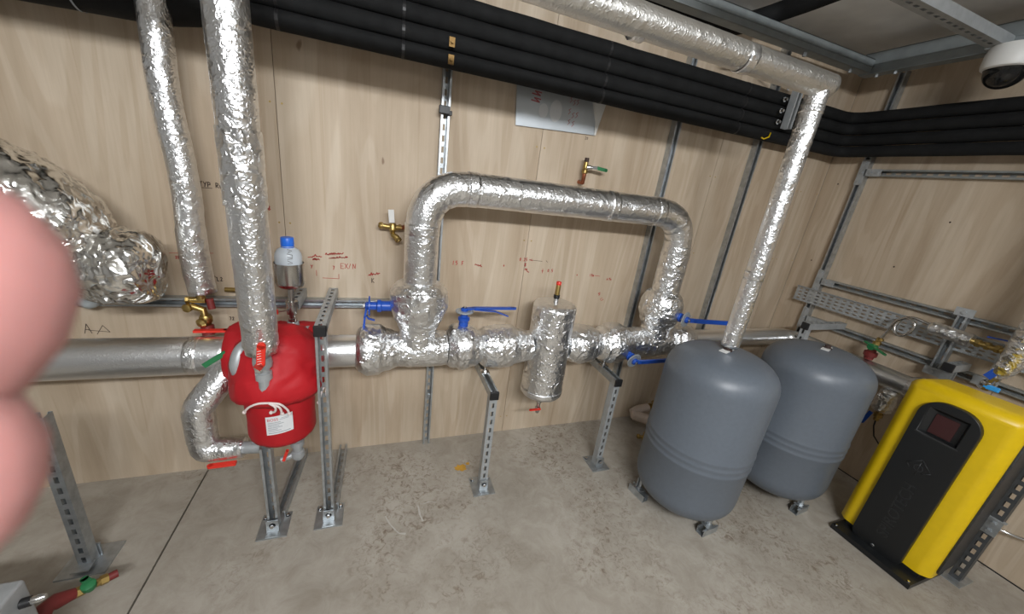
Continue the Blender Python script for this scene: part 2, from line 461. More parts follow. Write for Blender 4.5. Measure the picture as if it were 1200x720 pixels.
def cap(parent, c, s, label=None):
    bm = B(); box(bm, c, s); bevel(bm, .003, 1); return obj('end_cap', bm, M['black_plastic'], parent, None, label)

# --- upright channels on the back wall
def wall_channel(x, z0, z1, label, group=None, ad=True):
    t = thing('wall_channel', (x, -.02, z0), label, 'channel', group)
    chan('channel', (x, -.0215, z0), (x, -.0215, z1), (0, -1, 0), t, 'galv'); return t
t = wall_channel(.292, 0.0, 2.585, 'slotted upright steel channel behind the left leg of the foil bypass')
bm = B(); box(bm, (.284, -.052, 1.905), (.05, .022, .034)); box(bm, (.31, -.05, 1.895), (.02, .018, .02)); bevel(bm, .002, 1); obj('cable_clamp', bm, M['black_plastic'], t, None, 'black plastic clamp')
bm = B()
bm.free()
for z in (2.150, 2.086):
    bm = B(); box(bm, (.285, -.150, z), (.024, .006, .036)); bolt(bm, (.285, -.155, z), (0, -1, 0), .008, .010); obj('pipe_bracket', bm, M['brass_dark'], t, None, 'yellow passivated pipe bracket')
bolts(t, [((.292, -.03, z), (0, -1, 0)) for z in (.63, .35)])
wall_channel(1.632, 0.0, 2.585, 'upright steel channel passing behind the right leg of the bypass pipe')
wall_channel(2.30, 0.0, 2.585, 'upright steel channel on back wall nearest the room corner')
# --- long rail on the back wall, left
t = thing('wall_rail', (-1.0, -.02, .936), 'long horizontal steel rail on back wall behind the red jacket', 'rail')
chan('channel', (-2.6, -.0215, .940), (.262, -.0215, .936), (0, -1, 0), t)
t2 = thing('rail_end_stop', (-1.128, -.06, .95), 'pale plastic knob on the wall rail near the left foil lump', 'knob')
bm = B(); lathe(bm, (-1.128, -.045, .948), (0, -1, 0), [(.030, 0), (.034, .01), (.030, .03), (.012, .042)], 16); obj('knob', bm, M['frosted'], t2, 180)

# --- floor-standing legs
def leg_base(t, x, y, rot=0):
    bm = B(); box(bm, (x, y, .004), (.12, .13, .008)); obj('base_plate', bm, M['galv'], t)
    bm = B(); box(bm, (x, y-.031, .035), (.048, .006, .07)); box(bm, (x, y-.045, .011), (.048, .034, .006)); obj('foot_bracket', bm, M['galv'], t)
    bolts(t, [((x, y-.034, .045), (0, -1, 0)), ((x-.045, y+.045, .008), (0, 0, 1), .007, .008), ((x+.045, y+.045, .008), (0, 0, 1), .007, .008)], 'chrome')
def clamp_rod(t, x, y, z0, z1):
    bm = B(); tube(bm, [(x, y, z0), (x, y, z1)], .005, 8); box(bm, (x, y, z0+.006), (.045, .045, .006)); hexnut(bm, (x, y, z0+.009), (0, 0, 1), .011, .010)
    obj('clamp_rod', bm, M['chrome'], t)
# leg 1 under the red jacket
t = thing('pipe_support', (-.44, -.48, 0), 'short slotted steel leg standing directly under the red jacket', 'support')
chan('leg', (-.44, -.48, .008), (-.44, -.48, .455), (0, -1, 0), t); leg_base(t, -.44, -.48)
chan('floor_channel', (-.425, -.44, .0215), (-.395, -.012, .0215), (0, 0, 1), t)
t = thing('cantilever_arm', (-.355, -.02, 1.02), 'slotted steel arm behind the clear bottle and funnel', 'arm')
chan('channel', (-.355, -.005, .985), (-.355, -.20, .985), (0, 0, -1), t, 'galv_lit')
# leg 2 right of the jacket
t = thing('pipe_support', (-.215, -.49, 0), 'tall steel leg with black-capped arm at right edge of the red jacket', 'support')
chan('leg', (-.213, -.475, .008), (-.213, -.475, 1.0), (0, -1, 0), t); leg_base(t, -.213, -.475)
chan('arm', (-.213, -.005, .990), (-.213, -.505, .990), (0, 0, -1), t, 'galv_lit'); cap(t, (-.213, -.508, .990), (.046, .014, .046))
chan('floor_channel', (-.198, -.44, .0215), (-.187, -.012, .0215), (0, 0, 1), t)
# leg 3
t = thing('pipe_support', (.55, -.445, 0), 'slotted steel leg and cranked arm beside the foil separator, plate on floor', 'support')
chan('leg', (.553, -.445, .008), (.553, -.445, .585), (0, 1, 0), t, 'galv_lit'); leg_base(t, .553, -.445)
chan('arm', (.553, -.005, .606), (.553, -.468, .606), (0, 0, 1), t); cap(t, (.553, -.472, .606), (.046, .014, .046)); clamp_rod(t, .553, -.27, .625, .70)
# leg 4
t = thing('pipe_support', (1.31, -.42, 0), 'slotted steel leg and arm between the separator and the front tank', 'support')
chan('leg', (1.315, -.415, .008), (1.315, -.415, .585), (0, 1, 0), t, 'galv_lit'); leg_base(t, 1.315, -.415)
chan('arm', (1.315, -.005, .606), (1.315, -.438, .606), (0, 0, 1), t); cap(t, (1.315, -.442, .606), (.046, .014, .046)); clamp_rod(t, 1.315, -.27, .625, .70)
# far left leg, partly behind the finger
t = thing('pipe_support', (-1.085, -.48, -.028), 'steel leg standing at far left beside the blurred finger', 'support')
chan('leg', (-1.085, -.48, -.02), (-1.085, -.48, .68), (0, 1, 0), t)
bm = B(); box(bm, (-1.085, -.47, -.024), (.15, .14, .008)); obj('base_plate', bm, M['galv'], t)
bm = B(); box(bm, (-1.085, -.452, .012), (.055, .006, .065)); box(bm, (-1.085, -.51, -.005), (.055, .05, .006)); obj('foot_bracket', bm, M['galv'], t)

# --- frame on the right wall
t = thing('wall_frame', (3.03, -.23, .4), 'bolted frame of steel channels fixed on the right plywood wall', 'frame')
XR = ROOM_R-.0215-.001
chan('upright', (XR, -.245, 0.02), (XR, -.245, 2.57), (-1, 0, 0), t)
for z, y1 in ((1.975, -2.0), (1.225, -2.0), (.935, -2.0)):
    chan('rail', (XR, -.285, z), (XR, y1, z), (-1, 0, 0), t, 'galv_dull')
def gusset(y, z, s=1):
    bm = B(); x = XR-.0235
    box(bm, (x, y, z+.0), (.005, .044, .16)); box(bm, (x, y-.06, z+.0), (.005, .09, .044))
    for a, b in ((0, .06), (0, -.06), (0, 0), (-.05, 0), (-.085, 0)): bolt(bm, (x-.003, y+a, z+b), (-1, 0, 0), .008, .006)
    return obj('corner_plate', bm, M['galv_lit'], t)
for z in (1.975, 1.225, .935): gusset(-.245, z)
chan('strap', (XR-.044, -1.01, .90), (XR-.044, -1.01, 1.26), (-1, 0, 0), t)
for z in (1.265, .905): bm = B(); box(bm, (XR-.067, -1.01, z), (.005, .075, .045)); bolt(bm, (XR-.070, -1.01, z), (-1, 0, 0), .01, .008); obj('strap_plate', bm, M['galv_lit'], t)
for y in (-.38, -1.19, -1.42): bm = B(); box(bm, (XR-.024, y, .935), (.005, .09, .05)); bolt(bm, (XR-.027, y, .935), (-1, 0, 0), .01, .008); obj('splice_plate', bm, M['galv_lit'], t)

# perforated cable tray
t = thing('cable_tray', (3.0, -.6, 1.1), 'perforated galvanised cable tray run along the right wall frame', 'cable tray')
bm = B(); x = XR-.03; y0, y1 = -.13, -2.0; z0, z1 = 1.055, 1.150
# web made of bars round real slots, four rows
rows = 4; rh = (z1-z0)/rows; pit = .042
for r in range(rows+1):
    zc = z0+r*rh; hh = .0072 if 0 < r < rows else .007
    bx(bm, x-.0015, x, y1, y0, zc-hh, zc+hh)
y = y0
while y > y1:
    bx(bm, x-.0011, x-.0004, y-.019, y, z0+.001, z1-.001); y -= pit
for z in (z0-.004, z1+.004): bx(bm, x-.014, x, y1, y0, z-.0012, z+.0012)
o = obj('tray_web', bm, M['galv_lit'], t)
bm = B(); bm.free()
for y in (-.245, -1.01): bm = B(); bx(bm, XR-.022, XR-.0285, y-.01, y+.01, 1.05, 1.155); obj('tray_fixing', bm, M['galv'], t)

# --- arms off the right wall frame
t = thing('cantilever_arm', (2.63, -.5, .95), 'black-capped steel arm and leg rising behind the rear grey tank', 'arm')
chan('arm', (3.03, -.50, .975), (2.645, -.50, .975), (0, 0, -1), t, 'galv_lit'); cap(t, (2.64, -.50, .975), (.014, .046, .046)); chan('leg', (2.66, -.50, 0), (2.66, -.50, .952), (1, 0, 0), t, 'galv_lit')
bm = B(); box(bm, (2.66, -.5, .004), (.12, .12, .008)); obj('base_plate', bm, M['galv'], t)
t = thing('cantilever_arm', (2.85, -1.1, .98), 'black-capped steel arm directly above the yellow unit', 'arm')
chan('arm', (3.03, -1.10, .985), (2.86, -1.10, .985), (0, 0, -1), t, 'galv_lit'); cap(t, (2.855, -1.10, .985), (.014, .046, .046)); chan('leg', (2.90, -1.10, 0), (2.90, -1.10, .962), (0, -1, 0), t)

# --- ceiling channel and hanging bracket
t = thing('ceiling_channel', (2.1, -.68, 2.62), 'slotted steel channel under the ceiling at top right', 'channel')
chan('channel', (1.2, -.77, 2.520), (2.76, -.77, 2.520), (0, 0, 1), t, 'galv_lit', size=.06, depth=.045)
bm = B(); box(bm, (2.72, -.77, 2.494), (.06, .07, .005)); bolt(bm, (2.71, -.77, 2.490), (0, 0, -1), .010, .006); obj('end_bracket', bm, M['galv_lit'], t)
t = thing('hanging_bracket', (2.29, -.2, 2.3), 'short steel channel bracket holding the black pipes beside the vertical foil pipe', 'bracket')
chan('channel', (2.292, -.185, 2.13), (2.292, -.185, 2.40), (0, -1, 0), t, 'galv_lit')
bm = B(); bx(bm, 2.272, 2.312, -.165, -.02, 2.385, 2.40); bx(bm, 2.272, 2.330, -.212, -.206, 2.36, 2.40); obj('angle', bm, M['galv_dull'], t)
bolts(t, [((2.235, -.165, z), (0, -1, 0), .009, .014) for z in (2.16, 2.22, 2.28, 2.34)], 'chrome')
# ------------------------------------------------------------------ foil-wrapped pipework
PY, PZ, PR = -.25, .775, .080
# left run
t = thing('insulated_pipe', (-1.0, PY, PZ), 'smooth horizontal foil pipe running from the left edge into the red jacket', 'pipe')
pipe('lagging', [(-2.6, PY, PZ), (-.60, PY, PZ)], PR, M['foil_smooth'], t, .0008, 6)
for x in (-1.7, -.72): tape(t, (x, PY, PZ), (1, 0, 0), PR)
# right run to the tee
t = thing('insulated_pipe', (-.1, PY, PZ), 'short horizontal foil pipe between the red jacket and first blue valve', 'pipe')
pipe('lagging', [(-.26, PY, PZ), (-.07, PY, PZ)], PR*.95, M['foil_smooth'], t, .0022, 12)
# butterfly valves: body wrapped in foil, neck, flange plate and lever
def lever(bm, pts, w_=.020, th=.005, tip=True, up=V((0, 0, 1))):
    for a, b in zip(pts[:-1], pts[1:]):
        a, b = V(a), V(b); d = (b-a).normalized(); s = d.cross(up).normalized(); u = s.cross(d)
        L_ = (b-a).length
        Mx = Matrix(((d.x, s.x, u.x, a.x), (d.y, s.y, u.y, a.y), (d.z, s.z, u.z, a.z), (0, 0, 0, 1)))
        box(bm, (L_/2, 0, 0), (L_+.004, w_, th), Mx)
        if tip: lathe(bm, b-u*th/2, u, [(w_/2, 0), (w_/2, th)], 14)
def valve_head(t, c, ax, hdir, hlen, base_r=.022, neck=.075, plate_blue=False, second=True):
    """c: where the neck leaves the foil; ax: stem direction; hdir: lever direction"""
    c, ax, hdir = V(c), V(ax).normalized(), V(hdir).normalized()
    bm = B(); lathe(bm, c-ax*.02, ax, [(base_r, 0), (base_r, neck*.55), (base_r*1.25, neck*.6), (base_r*1.25, neck*.72), (base_r*.8, neck*.76), (base_r*.8, neck)], 20)
    obj('neck', bm, M['blue_paint'], t, 40)
    top = c+ax*(neck-.02)
    bm = B(); lathe(bm, top, ax, [(.046, 0), (.046, .006)], 24)
    side = ax.cross(hdir).normalized()
    for k in range(10):
        a = 2*PI*k/10; q = top+(hdir*math.cos(a)+side*math.sin(a))*.037
        lathe(bm, q+ax*.006, ax, [(.004, 0), (.004, .002)], 8)
    obj('notch_plate', bm, M['blue_paint'] if plate_blue else M['galv_sheet'], t, 40, None if plate_blue else 'zinc notch plate')
    bm = B(); p0 = top+ax*.012
    lathe(bm, top+ax*.004, ax, [(.018, 0), (.020, .012), (.014, .018)], 16)
    lever(bm, [p0-hdir*.015, p0+hdir*.05+ax*.008, p0+hdir*hlen+ax*.010], .026, .009, True, ax)
    obj('lever', bm, M['blue_paint'], t, 40)
    if second:
        bm = B(); lever(bm, [p0+hdir*.05+ax*.0-side*.0, p0+hdir*(hlen*.62)-ax*.008, p0+hdir*(hlen-.03)-ax*.034], .018, .005, False, ax)
        obj('trigger', bm, M['blue_paint'], t, 40)
    bm = B(); bolt(bm, top+ax*.022, ax, .008, .008); obj('lever_bolt', bm, M['chrome'], t)

t = thing('butterfly_valve', (.0, PY, PZ), 'foil-wrapped valve bulge on the main pipe left of the bypass tee', 'valve')
wrap('foil_wrap', [(-.10, PY, PZ), (-.085, PY, PZ), (-.05, PY-.003, PZ+.003), (.0, PY, PZ+.002), (.045, PY, PZ), (.10, PY, PZ)], [.076, .100, .124, .122, .102, .084], M['foil_crumple'], t, .004)
# tee with the upright wrapped valve
t = thing('pipe_tee', (.19, PY, PZ), 'foil-wrapped tee where the left bypass leg meets the main pipe', 'pipe tee')
wrap('foil_wrap', [(.085, PY, PZ), (.17, PY, PZ), (.25, PY, PZ), (.33, PY, PZ)], [.085, .090, .092, .087], M['foil_crumple'], t, .004)
wrap('branch_wrap', [(.187, PY, PZ+.03), (.187, PY, PZ+.08), (.187, PY, PZ+.12)], [.088, .086, .084], M['foil_crumple'], t, .004)
t = thing('butterfly_valve', (.187, PY, .98), 'upright foil-wrapped valve on left bypass leg, blue lever pointing left and down', 'valve')
wrap('foil_wrap', [(.187, PY, .885), (.187, PY, .915), (.187, PY, .96), (.187, PY, 1.02), (.187, PY, 1.08), (.187, PY, 1.115), (.187, PY, 1.13)], [.086, .098, .118, .136, .132, .110, .08], M['foil_crumple'], t, .005)
valve_head(t, (.060, PY-.005, 1.005), (-1, 0, 0), (-.05, -.05, -1), .10, .024, .115, True)
t = thing('butterfly_valve', (.40, PY, PZ), 'foil-wrapped valve on main pipe with blue lever pointing right', 'valve')
wrap('foil_wrap', [(.335, PY, PZ), (.36, PY, PZ), (.39, PY, PZ+.005), (.43, PY, PZ+.005), (.475, PY, PZ), (.515, PY, PZ)], [.086, .106, .122, .122, .104, .082], M['foil_crumple'], t, .004)
valve_head(t, (.415, PY, .885), (0, 0, 1), (1, -.02, 0), .265, .024, .11)
t = thing('pipe_joint', (.58, PY, PZ), 'crumpled foil-wrapped flange on main pipe left of the upright separator', 'pipe joint')
wrap('foil_wrap', [(.505, PY, PZ), (.54, PY, PZ), (.60, PY, PZ), (.67, PY, PZ+.002), (.73, PY, PZ), (.80, PY, PZ)], [.080, .104, .116, .114, .092, .082], M['foil_crumple'], t, .006)
# separator
SX, SY = .915, -.265
t = thing('air_separator', (SX, SY, .44), 'upright foil-wrapped cylindrical separator in the middle of the main pipe', 'separator')
bm = B(); P_, R_ = linear_path([(SX, SY, .465), (SX, SY, .472), (SX, SY, .485), (SX, SY, 1.015), (SX, SY, 1.030), (SX, SY, 1.036)], [.096, .112, .120, .118, .110, .095], .012)
sweep(bm, P_, R_, 64, rough(.0025, 9, .4, 4.0)); obj('foil_wrap', bm, M['foil_crumple'], t, 180)
tape(t, (SX, SY, .50), (0, 0, 1), .123, .03)
bm = B(); tube(bm, [(SX, SY, 1.03), (SX, SY, 1.062)], .014, 14); obj('vent_socket', bm, M['chrome'], t, 40)
bm = B(); lathe(bm, (SX, SY, 1.06), (0, 0, 1), [(.015, 0), (.017, .006), (.017, .020), (.011, .024)], 16); obj('vent_collar', bm, M['black_plastic'], t, 40)
bm = B(); lathe(bm, (SX, SY, 1.08), (0, 0, 1), [(.0135, 0), (.0135, .055), (.012, .06)], 18); obj('air_vent', bm, M['brass'], t, 40)
bm = B(); lathe(bm, (SX, SY, 1.138), (0, 0, 1), [(.014, 0), (.014, .014), (.011, .018)], 16); obj('vent_cap', bm, M['red_plastic'], t, 40)
bm = B(); lathe(bm, (SX, SY, .475), (0, 0, -1), [(.020, 0), (.020, .03), (.014, .034), (.014, .05), (.018, .052), (.018, .075), (.012, .08), (.012, .11), (.016, .112), (.016, .13), (.010, .15)], 14); obj('drain_valve', bm, M['steel'], t, 40)
bm = B(); lever(bm, [(SX+.005, SY-.024, .365), (SX-.06, SY-.028, .367)], .014, .007); obj('drain_handle', bm, M['red_plastic'], t, 40)
t = thing('pipe_joint', (1.12, PY, PZ), 'crumpled foil-wrapped flange on main pipe right of the upright separator', 'pipe joint')
wrap('foil_wrap', [(1.03, PY, PZ), (1.07, PY, PZ), (1.12, PY, PZ), (1.18, PY, PZ), (1.22, PY, PZ), (1.25, PY, PZ)], [.082, .104, .116, .108, .088, .076], M['foil_crumple'], t, .005)
t = thing('butterfly_valve', (1.35, PY, PZ), 'foil-wrapped valve on main pipe whose blue lever reaches the front tank', 'valve')
wrap('foil_wrap', [(1.24, PY, PZ), (1.28, PY, PZ), (1.33, PY, PZ), (1.38, PY, PZ), (1.42, PY, PZ), (1.47, PY, PZ)], [.076, .104, .124, .122, .102, .084], M['foil_crumple'], t, .005)
valve_head(t, (1.415, PY-.085, .742), (.1, -1, -.25), (1, -.05, .05), .24, .022, .085, False, False)
t = thing('pipe_tee', (1.65, PY, PZ), 'foil-wrapped tee where the right bypass leg meets the main pipe', 'pipe tee')
wrap('foil_wrap', [(1.45, PY, PZ), (1.55, PY, PZ), (1.66, PY, PZ), (1.78, PY, PZ)], [.086, .092, .094, .080], M['foil_crumple'], t, .006)
wrap('branch_wrap', [(1.655, PY, PZ+.03), (1.655, PY, PZ+.09), (1.655, PY, PZ+.13)], [.088, .086, .082], M['foil_crumple'], t, .005)
t = thing('butterfly_valve', (1.655, PY, .98), 'foil-wrapped valve at foot of right bypass leg, blue lever pointing right', 'valve')
wrap('foil_wrap', [(1.655, PY, .88), (1.655, PY, .93), (1.655, PY, .98), (1.655, PY, 1.04), (1.655, PY, 1.09), (1.655, PY, 1.115)], [.084, .108, .124, .122, .104, .080], M['foil_crumple'], t, .006)
valve_head(t, (1.70, PY-.085, .985), (.35, -1, 0), (1, -.12, -.02), .30, .022, .085, False, False)
t = thing('pipe_joint', (1.86, PY, PZ), 'round crumpled foil-wrapped flange behind the front grey tank', 'pipe joint')
wrap('foil_wrap', [(1.76, PY, PZ), (1.80, PY, PZ), (1.85, PY, PZ), (1.91, PY, PZ), (1.95, PY, PZ), (1.975, PY, PZ)], [.072, .100, .118, .112, .090, .062], M['foil_crumple'], t, .006)
t = thing('insulated_pipe', (2.3, PY, PZ), 'smooth foil pipe turning the room corner behind both grey tanks', 'pipe')
pipe('lagging', [(1.95, PY, .785), (2.925, PY, .785), (2.925, -1.16, .785)], .060, M['foil_smooth'], t, .0008, 7, fillet=.12)
wrap('elbow_wrap', [(2.925, -.98, .785), (2.925, -1.03, .785), (2.925, -1.08, .77), (2.925, -1.10, .72), (2.92, -1.09, .68)], [.062, .078, .088, .080, .06], M['foil_crumple'], t, .007, step=.01, seg=48)
# bypass loop
t = thing('insulated_pipe', (.9, PY, 1.57), 'large arched foil bypass pipe looping above the main pipe', 'pipe')
BZ = 1.572; Rb = .076
pipe('lagging', [(.187, PY, 1.05), (.187, PY, BZ), (1.655, PY, BZ), (1.655, PY, 1.10)], Rb, M['foil_bypass'], t, .0016, 9, step=.012, seg=56, fillet=.20, seed=3)
for p, a in (((.187, PY, 1.375), (0, 0, 1)), ((.40, PY, BZ), (1, 0, 0)), ((1.14, PY, BZ), (1, 0, 0)), ((1.44, PY, BZ), (1, 0, 0)), ((1.655, PY, 1.37), (0, 0, 1)), ((.187, PY, 1.09), (0, 0, 1))):
    tape(t, p, a, Rb+.0015, .05)
bm = B(); sweep(bm, [V((1.655, PY, 1.115+.0125*k)) for k in range(20)], [.079]*20, 56, rough(.0025, 12, .5, 7), False); obj('foil_sleeve', bm, M['foil_crumple'], t, 180)

# two vertical pipes at left
t = thing('insulated_pipe', (-.705, -.17, 1.0), 'slim vertical foil pipe at left ending at the brass valves', 'pipe')
path = [V((-.695-.00045*k-.006*math.sin(k*.21), -.17, 1.03+k*.02)) for k in range(76)]
rad = [.045+.003*math.sin(k*.6)*(k > 55)+.003*(k < 14) for k in range(76)]
bm = B(); sweep(bm, path, rad, 44, rough(.0022, 11, .5, 2)); obj('lagging', bm, M['foil_pipe'], t, 180)
t = thing('insulated_pipe', (-.40, -.55, .95), 'thick vertical foil pipe at left ending at a red valve handle', 'pipe')
path = [V((-.40, -.55, .93+k*.015)) for k in range(112)]
rad = [.050 if k < 2 else .058-.0006*min(k, 5) for k in range(112)]
bm = B(); sweep(bm, path, rad, 52, rough(.0018, 10, .45, 11)); obj('lagging', bm, M['foil_pipe'], t, 180)
bm = B(); sweep(bm, [V((-.40, -.55, 1.45+k*.012)) for k in range(20)], [.0585]*20, 52, rough(.0024, 12, .6, 12), False); obj('foil_sleeve', bm, M['foil_crumple'], t, 180)
t = thing('ball_valve', (-.395, -.56, .85), 'grey ball valve with red handle under the thick vertical foil pipe', 'valve')
bm = B(); lathe(bm, (-.40, -.555, .935), (0, 0, -1), [(.020, 0), (.020, .02), (.030, .024), (.033, .045), (.030, .065), (.022, .07), (.022, .085), (.028, .087), (.028, .115), (.020, .118), (.020, .17)], 10); obj('valve_body', bm, M['galv_lit'], t, 40)
bm = B(); lathe(bm, (-.40, -.585, .885), (0, -1, 0), [(.010, 0), (.010, .025)], 12); bolt(bm, (-.40, -.610, .885), (0, -1, 0), .008, .006); obj('stem', bm, M['chrome'], t)
bm = B(); lever(bm, [(-.402, -.612, .895), (-.382, -.640, .925), (-.372, -.648, 1.0)], .026, .007, True, V((0, -1, 0.2))); obj('handle', bm, M['red_plastic'], t, 40)

# top pipe: from the front tank up and away to the left under the ceiling
t = thing('insulated_pipe', (1.61, -.80, 1.05), 'long foil pipe rising from front tank then crossing under the ceiling', 'pipe')
TX, TY = 1.632, -.785
pipe('riser_lagging', [(TX, TY, 1.00), (TX, TY, 2.145)], .040, M['foil_pipe'], t, .0012, 12, step=.012)
pipe('lagging', [(TX+.045, TY, 2.140), (-1.2, TY-.10, 2.135)], .045, M['foil_dull'], t, .0012, 10, step=.015)
tape(t, (TX, TY, 2.05), (0, 0, 1), .041, .03); tape(t, (TX, TY, 1.36), (0, 0, 1), .041, .04)
for x in (1.2, .75, .2): tape(t, (x, TY-.02, 2.135), (1, 0, 0), .046, .04)
bm = B(); tube(bm, [(TX-.01, TY, .965), (TX, TY, 1.02)], .016, 12); obj('tail_pipe', bm, M['steel'], t, 40)

# big wrapped lump at far left
t = thing('foil_bundle', (-.95, -.27, 1.2), 'big crumpled foil-wrapped elbow and valve at far left', 'pipe wrap')
wrap('foil_wrap', [(-1.62, -.26, 1.52), (-1.38, -.27, 1.49), (-1.20, -.27, 1.42), (-1.07, -.28, 1.33), (-1.02, -.28, 1.22), (-.99, -.28, 1.13)], [.135, .140, .150, .150, .135, .07], M['foil_lump'], t, .016, 7, step=.01)
wrap('valve_wrap', [(-1.06, -.27, 1.20), (-1.00, -.27, 1.17), (-.93, -.27, 1.16), (-.86, -.27, 1.16), (-.81, -.27, 1.17), (-.775, -.27, 1.17)], [.08, .115, .132, .135, .118, .04], M['foil_lump'], t, .016, 8, step=.008)
# bypass under the jacket
t = thing('insulated_pipe', (-.68, -.38, .5), 'cranked foil drain pipe looping down beside the red jacket', 'pipe')
wrap('lagging', [(-.575, -.30, .745), (-.61, -.33, .71), (-.655, -.365, .65), (-.685, -.385, .60), (-.688, -.39, .53), (-.685, -.395, .45), (-.672, -.40, .413), (-.62, -.405, .405), (-.54, -.41, .405)], [.055, .055, .054, .054, .053, .052, .054, .046, .040], M['foil_pipe'], t, .003, 16, .01, 44)
bm = B(); tube(bm, [(-.555, -.41, .405), (-.475, -.42, .405)], .026, 14); bolt(bm, (-.50, -.418, .43), (0, 0, 1)); obj('union', bm, M['galv_lit'], t, 40)
bm = B(); lever(bm, [(-.565, -.45, .36), (-.655, -.45, .358)], .02, .012); obj('handle', bm, M['red_plastic'], t, 40, 'red valve handle under the foil')
t = thing('drain_valve', (-.34, -.44, .36), 'small grey drain valve hanging under the red jacket', 'valve')
bm = B(); lathe(bm, (-.335, -.43, .46), (0, 0, -1), [(.018, 0), (.018, .03), (.028, .032), (.028, .055), (.020, .06), (.020, .085), (.026, .088), (.030, .11), (.018, .13)], 10); tube(bm, [(-.335, -.43, .36), (-.40, -.445, .345)], .013, 10); obj('valve_body', bm, M['galv_lit'], t, 40)
bm = B(); lever(bm, [(-.385, -.465, .355), (-.365, -.475, .415)], .012, .005, True, V((0, -1, 0))); obj('handle', bm, M['red_plastic'], t, 40)

# red jacket ---------------------------------------------------------
t = thing('red_jacket', (-.39, -.38, .44), 'red vinyl insulation jacket laced around the strainer, white label on front', 'insulation jacket')
JX, JY = -.385, -.42
def vin(amp, s): return rough(amp, 8, .25, s)
bm = B(); P_, R_ = linear_path([(-.60, PY, PZ), (-.592, PY, PZ), (-.57, PY, PZ), (-.40, PY-.01, PZ), (-.27, PY, PZ), (-.25, PY, PZ), (-.243, PY, PZ)], [.10, .128, .138, .142, .136, .128, .10], .012)
sweep(bm, P_, R_, 56, vin(.013, 3)); obj('jacket_body', bm, M['red_vinyl'], t, 180)
bm = B(); P_, R_ = linear_path([(JX, JY, .482), (JX, JY, .489), (JX, JY+.0, .505), (JX, JY, .66), (JX, JY+.01, .76)], [.095, .119, .124, .126, .128], .012)
sweep(bm, P_, R_, 56, vin(.006, 8)); obj('jacket_drum', bm, M['red_vinyl'], t, 180)
bm = B(); P_, R_ = linear_path([(JX, JY, .690), (JX, JY, .697), (JX-.004, JY+.008, .73), (JX-.008, JY+.03, .79), (JX, JY+.07, .85), (JX, JY+.12, .905)], [.138, .160, .164, .160, .148, .10], .01)
sweep(bm, P_, R_, 64, vin(.016, 14)); obj('jacket_collar', bm, M['red_vinyl'], t, 180)
# lacing cord, knotted ends
bm = B()
def cord(pts, r=.0042):
    P_, R_ = smooth_path(pts, [r]*len(pts), .004); sweep(bm, P_, R_, 8); lathe(bm, V(pts[-1])-V((0, 0, .006)), (0, 0, 1), [(.003, 0), (.007, .004), (.007, .010), (.003, .014)], 8)
yf = JY-.136
cord([(-.385, yf-.035, 0.735), (-.42, yf-.032, 0.733), (-.455, yf-.018, 0.710), (-.475, yf-.002, 0.680)])
cord([(-.385, yf-.035, 0.735), (-.365, yf-.036, 0.717), (-.368, yf-.025, 0.690), (-.385, yf-.014, 0.677)])
cord([(-.385, yf-.035, 0.735), (-.350, yf-.032, 0.725), (-.330, yf-.018, 0.690), (-.325, yf-.012, 0.665)])
cord([(-.375, yf-.036, 0.733), (-.352, yf-.028, 0.707), (-.348, yf-.016, 0.670)])
obj('lacing_cord', bm, M['cord_white'], t, 180); bm = B()
cord([(-.205, JY+.02, .70), (-.222, JY-.03, .690), (-.235, JY-.055, .645)])
obj('lacing_cord', bm, M['cord_white'], t, 180); bm = B()
cord([(-.205, JY+.02, .70), (-.208, JY-.03, .68), (-.200, JY-.045, .655)])
obj('lacing_cord', bm, M['cord_white'], t, 180)
bm = B(); lathe(bm, (-.255, -.42, .86), (.3, -1, .5), [(.012, 0), (.012, .002), (.006, .003)], 12); obj('eyelet', bm, M['chrome'], t, 40)
# labels: curved card following the drum
def curved_card(name, a0, a1, z0, z1, r, m, slope=0.0, cx=JX, cy=JY):
    bm = B(); n = 10; A = [];
    for k in range(n+1):
        a = a0+(a1-a0)*k/n; dz = slope*(k/n)
        A.append((bm.verts.new((cx+r*math.sin(a), cy-r*math.cos(a), z0+dz)), bm.verts.new((cx+r*math.sin(a), cy-r*math.cos(a), z1+dz))))
    for (a, b), (c, d) in zip(A[:-1], A[1:]): bm.faces.new((a, c, d, b))
    return bm
lab = obj('label', curved_card('l', -.20, .50, .560, .645, .1345, None, .010), M['white_card'], t, None, 'white printed label')
ORIG[lab.name] = V((0, 0, 0))
def on_label(name, cards, m):
    bm = B()
    for a0, a1, z0, z1 in cards:
        s = curved_card('x', a0, a1, z0, z1, .1352, None, .010*(a1-a0)/.68)
        me = bpy.data.meshes.new('tmp'); s.to_mesh(me); s.free(); bm.from_mesh(me); bpy.data.meshes.remove(me)
    return obj(name, bm, M[m], lab)
on_label('print_lines', [(-.15, .10+.04*((k*7) % 5), .623-.0075*k, .6255-.0075*k) for k in range(1, 7)]+[(-.15, .42, .568, .571), (.16, .40, .631, .633), (.2, .40, .637, .639)], 'ink_grey')
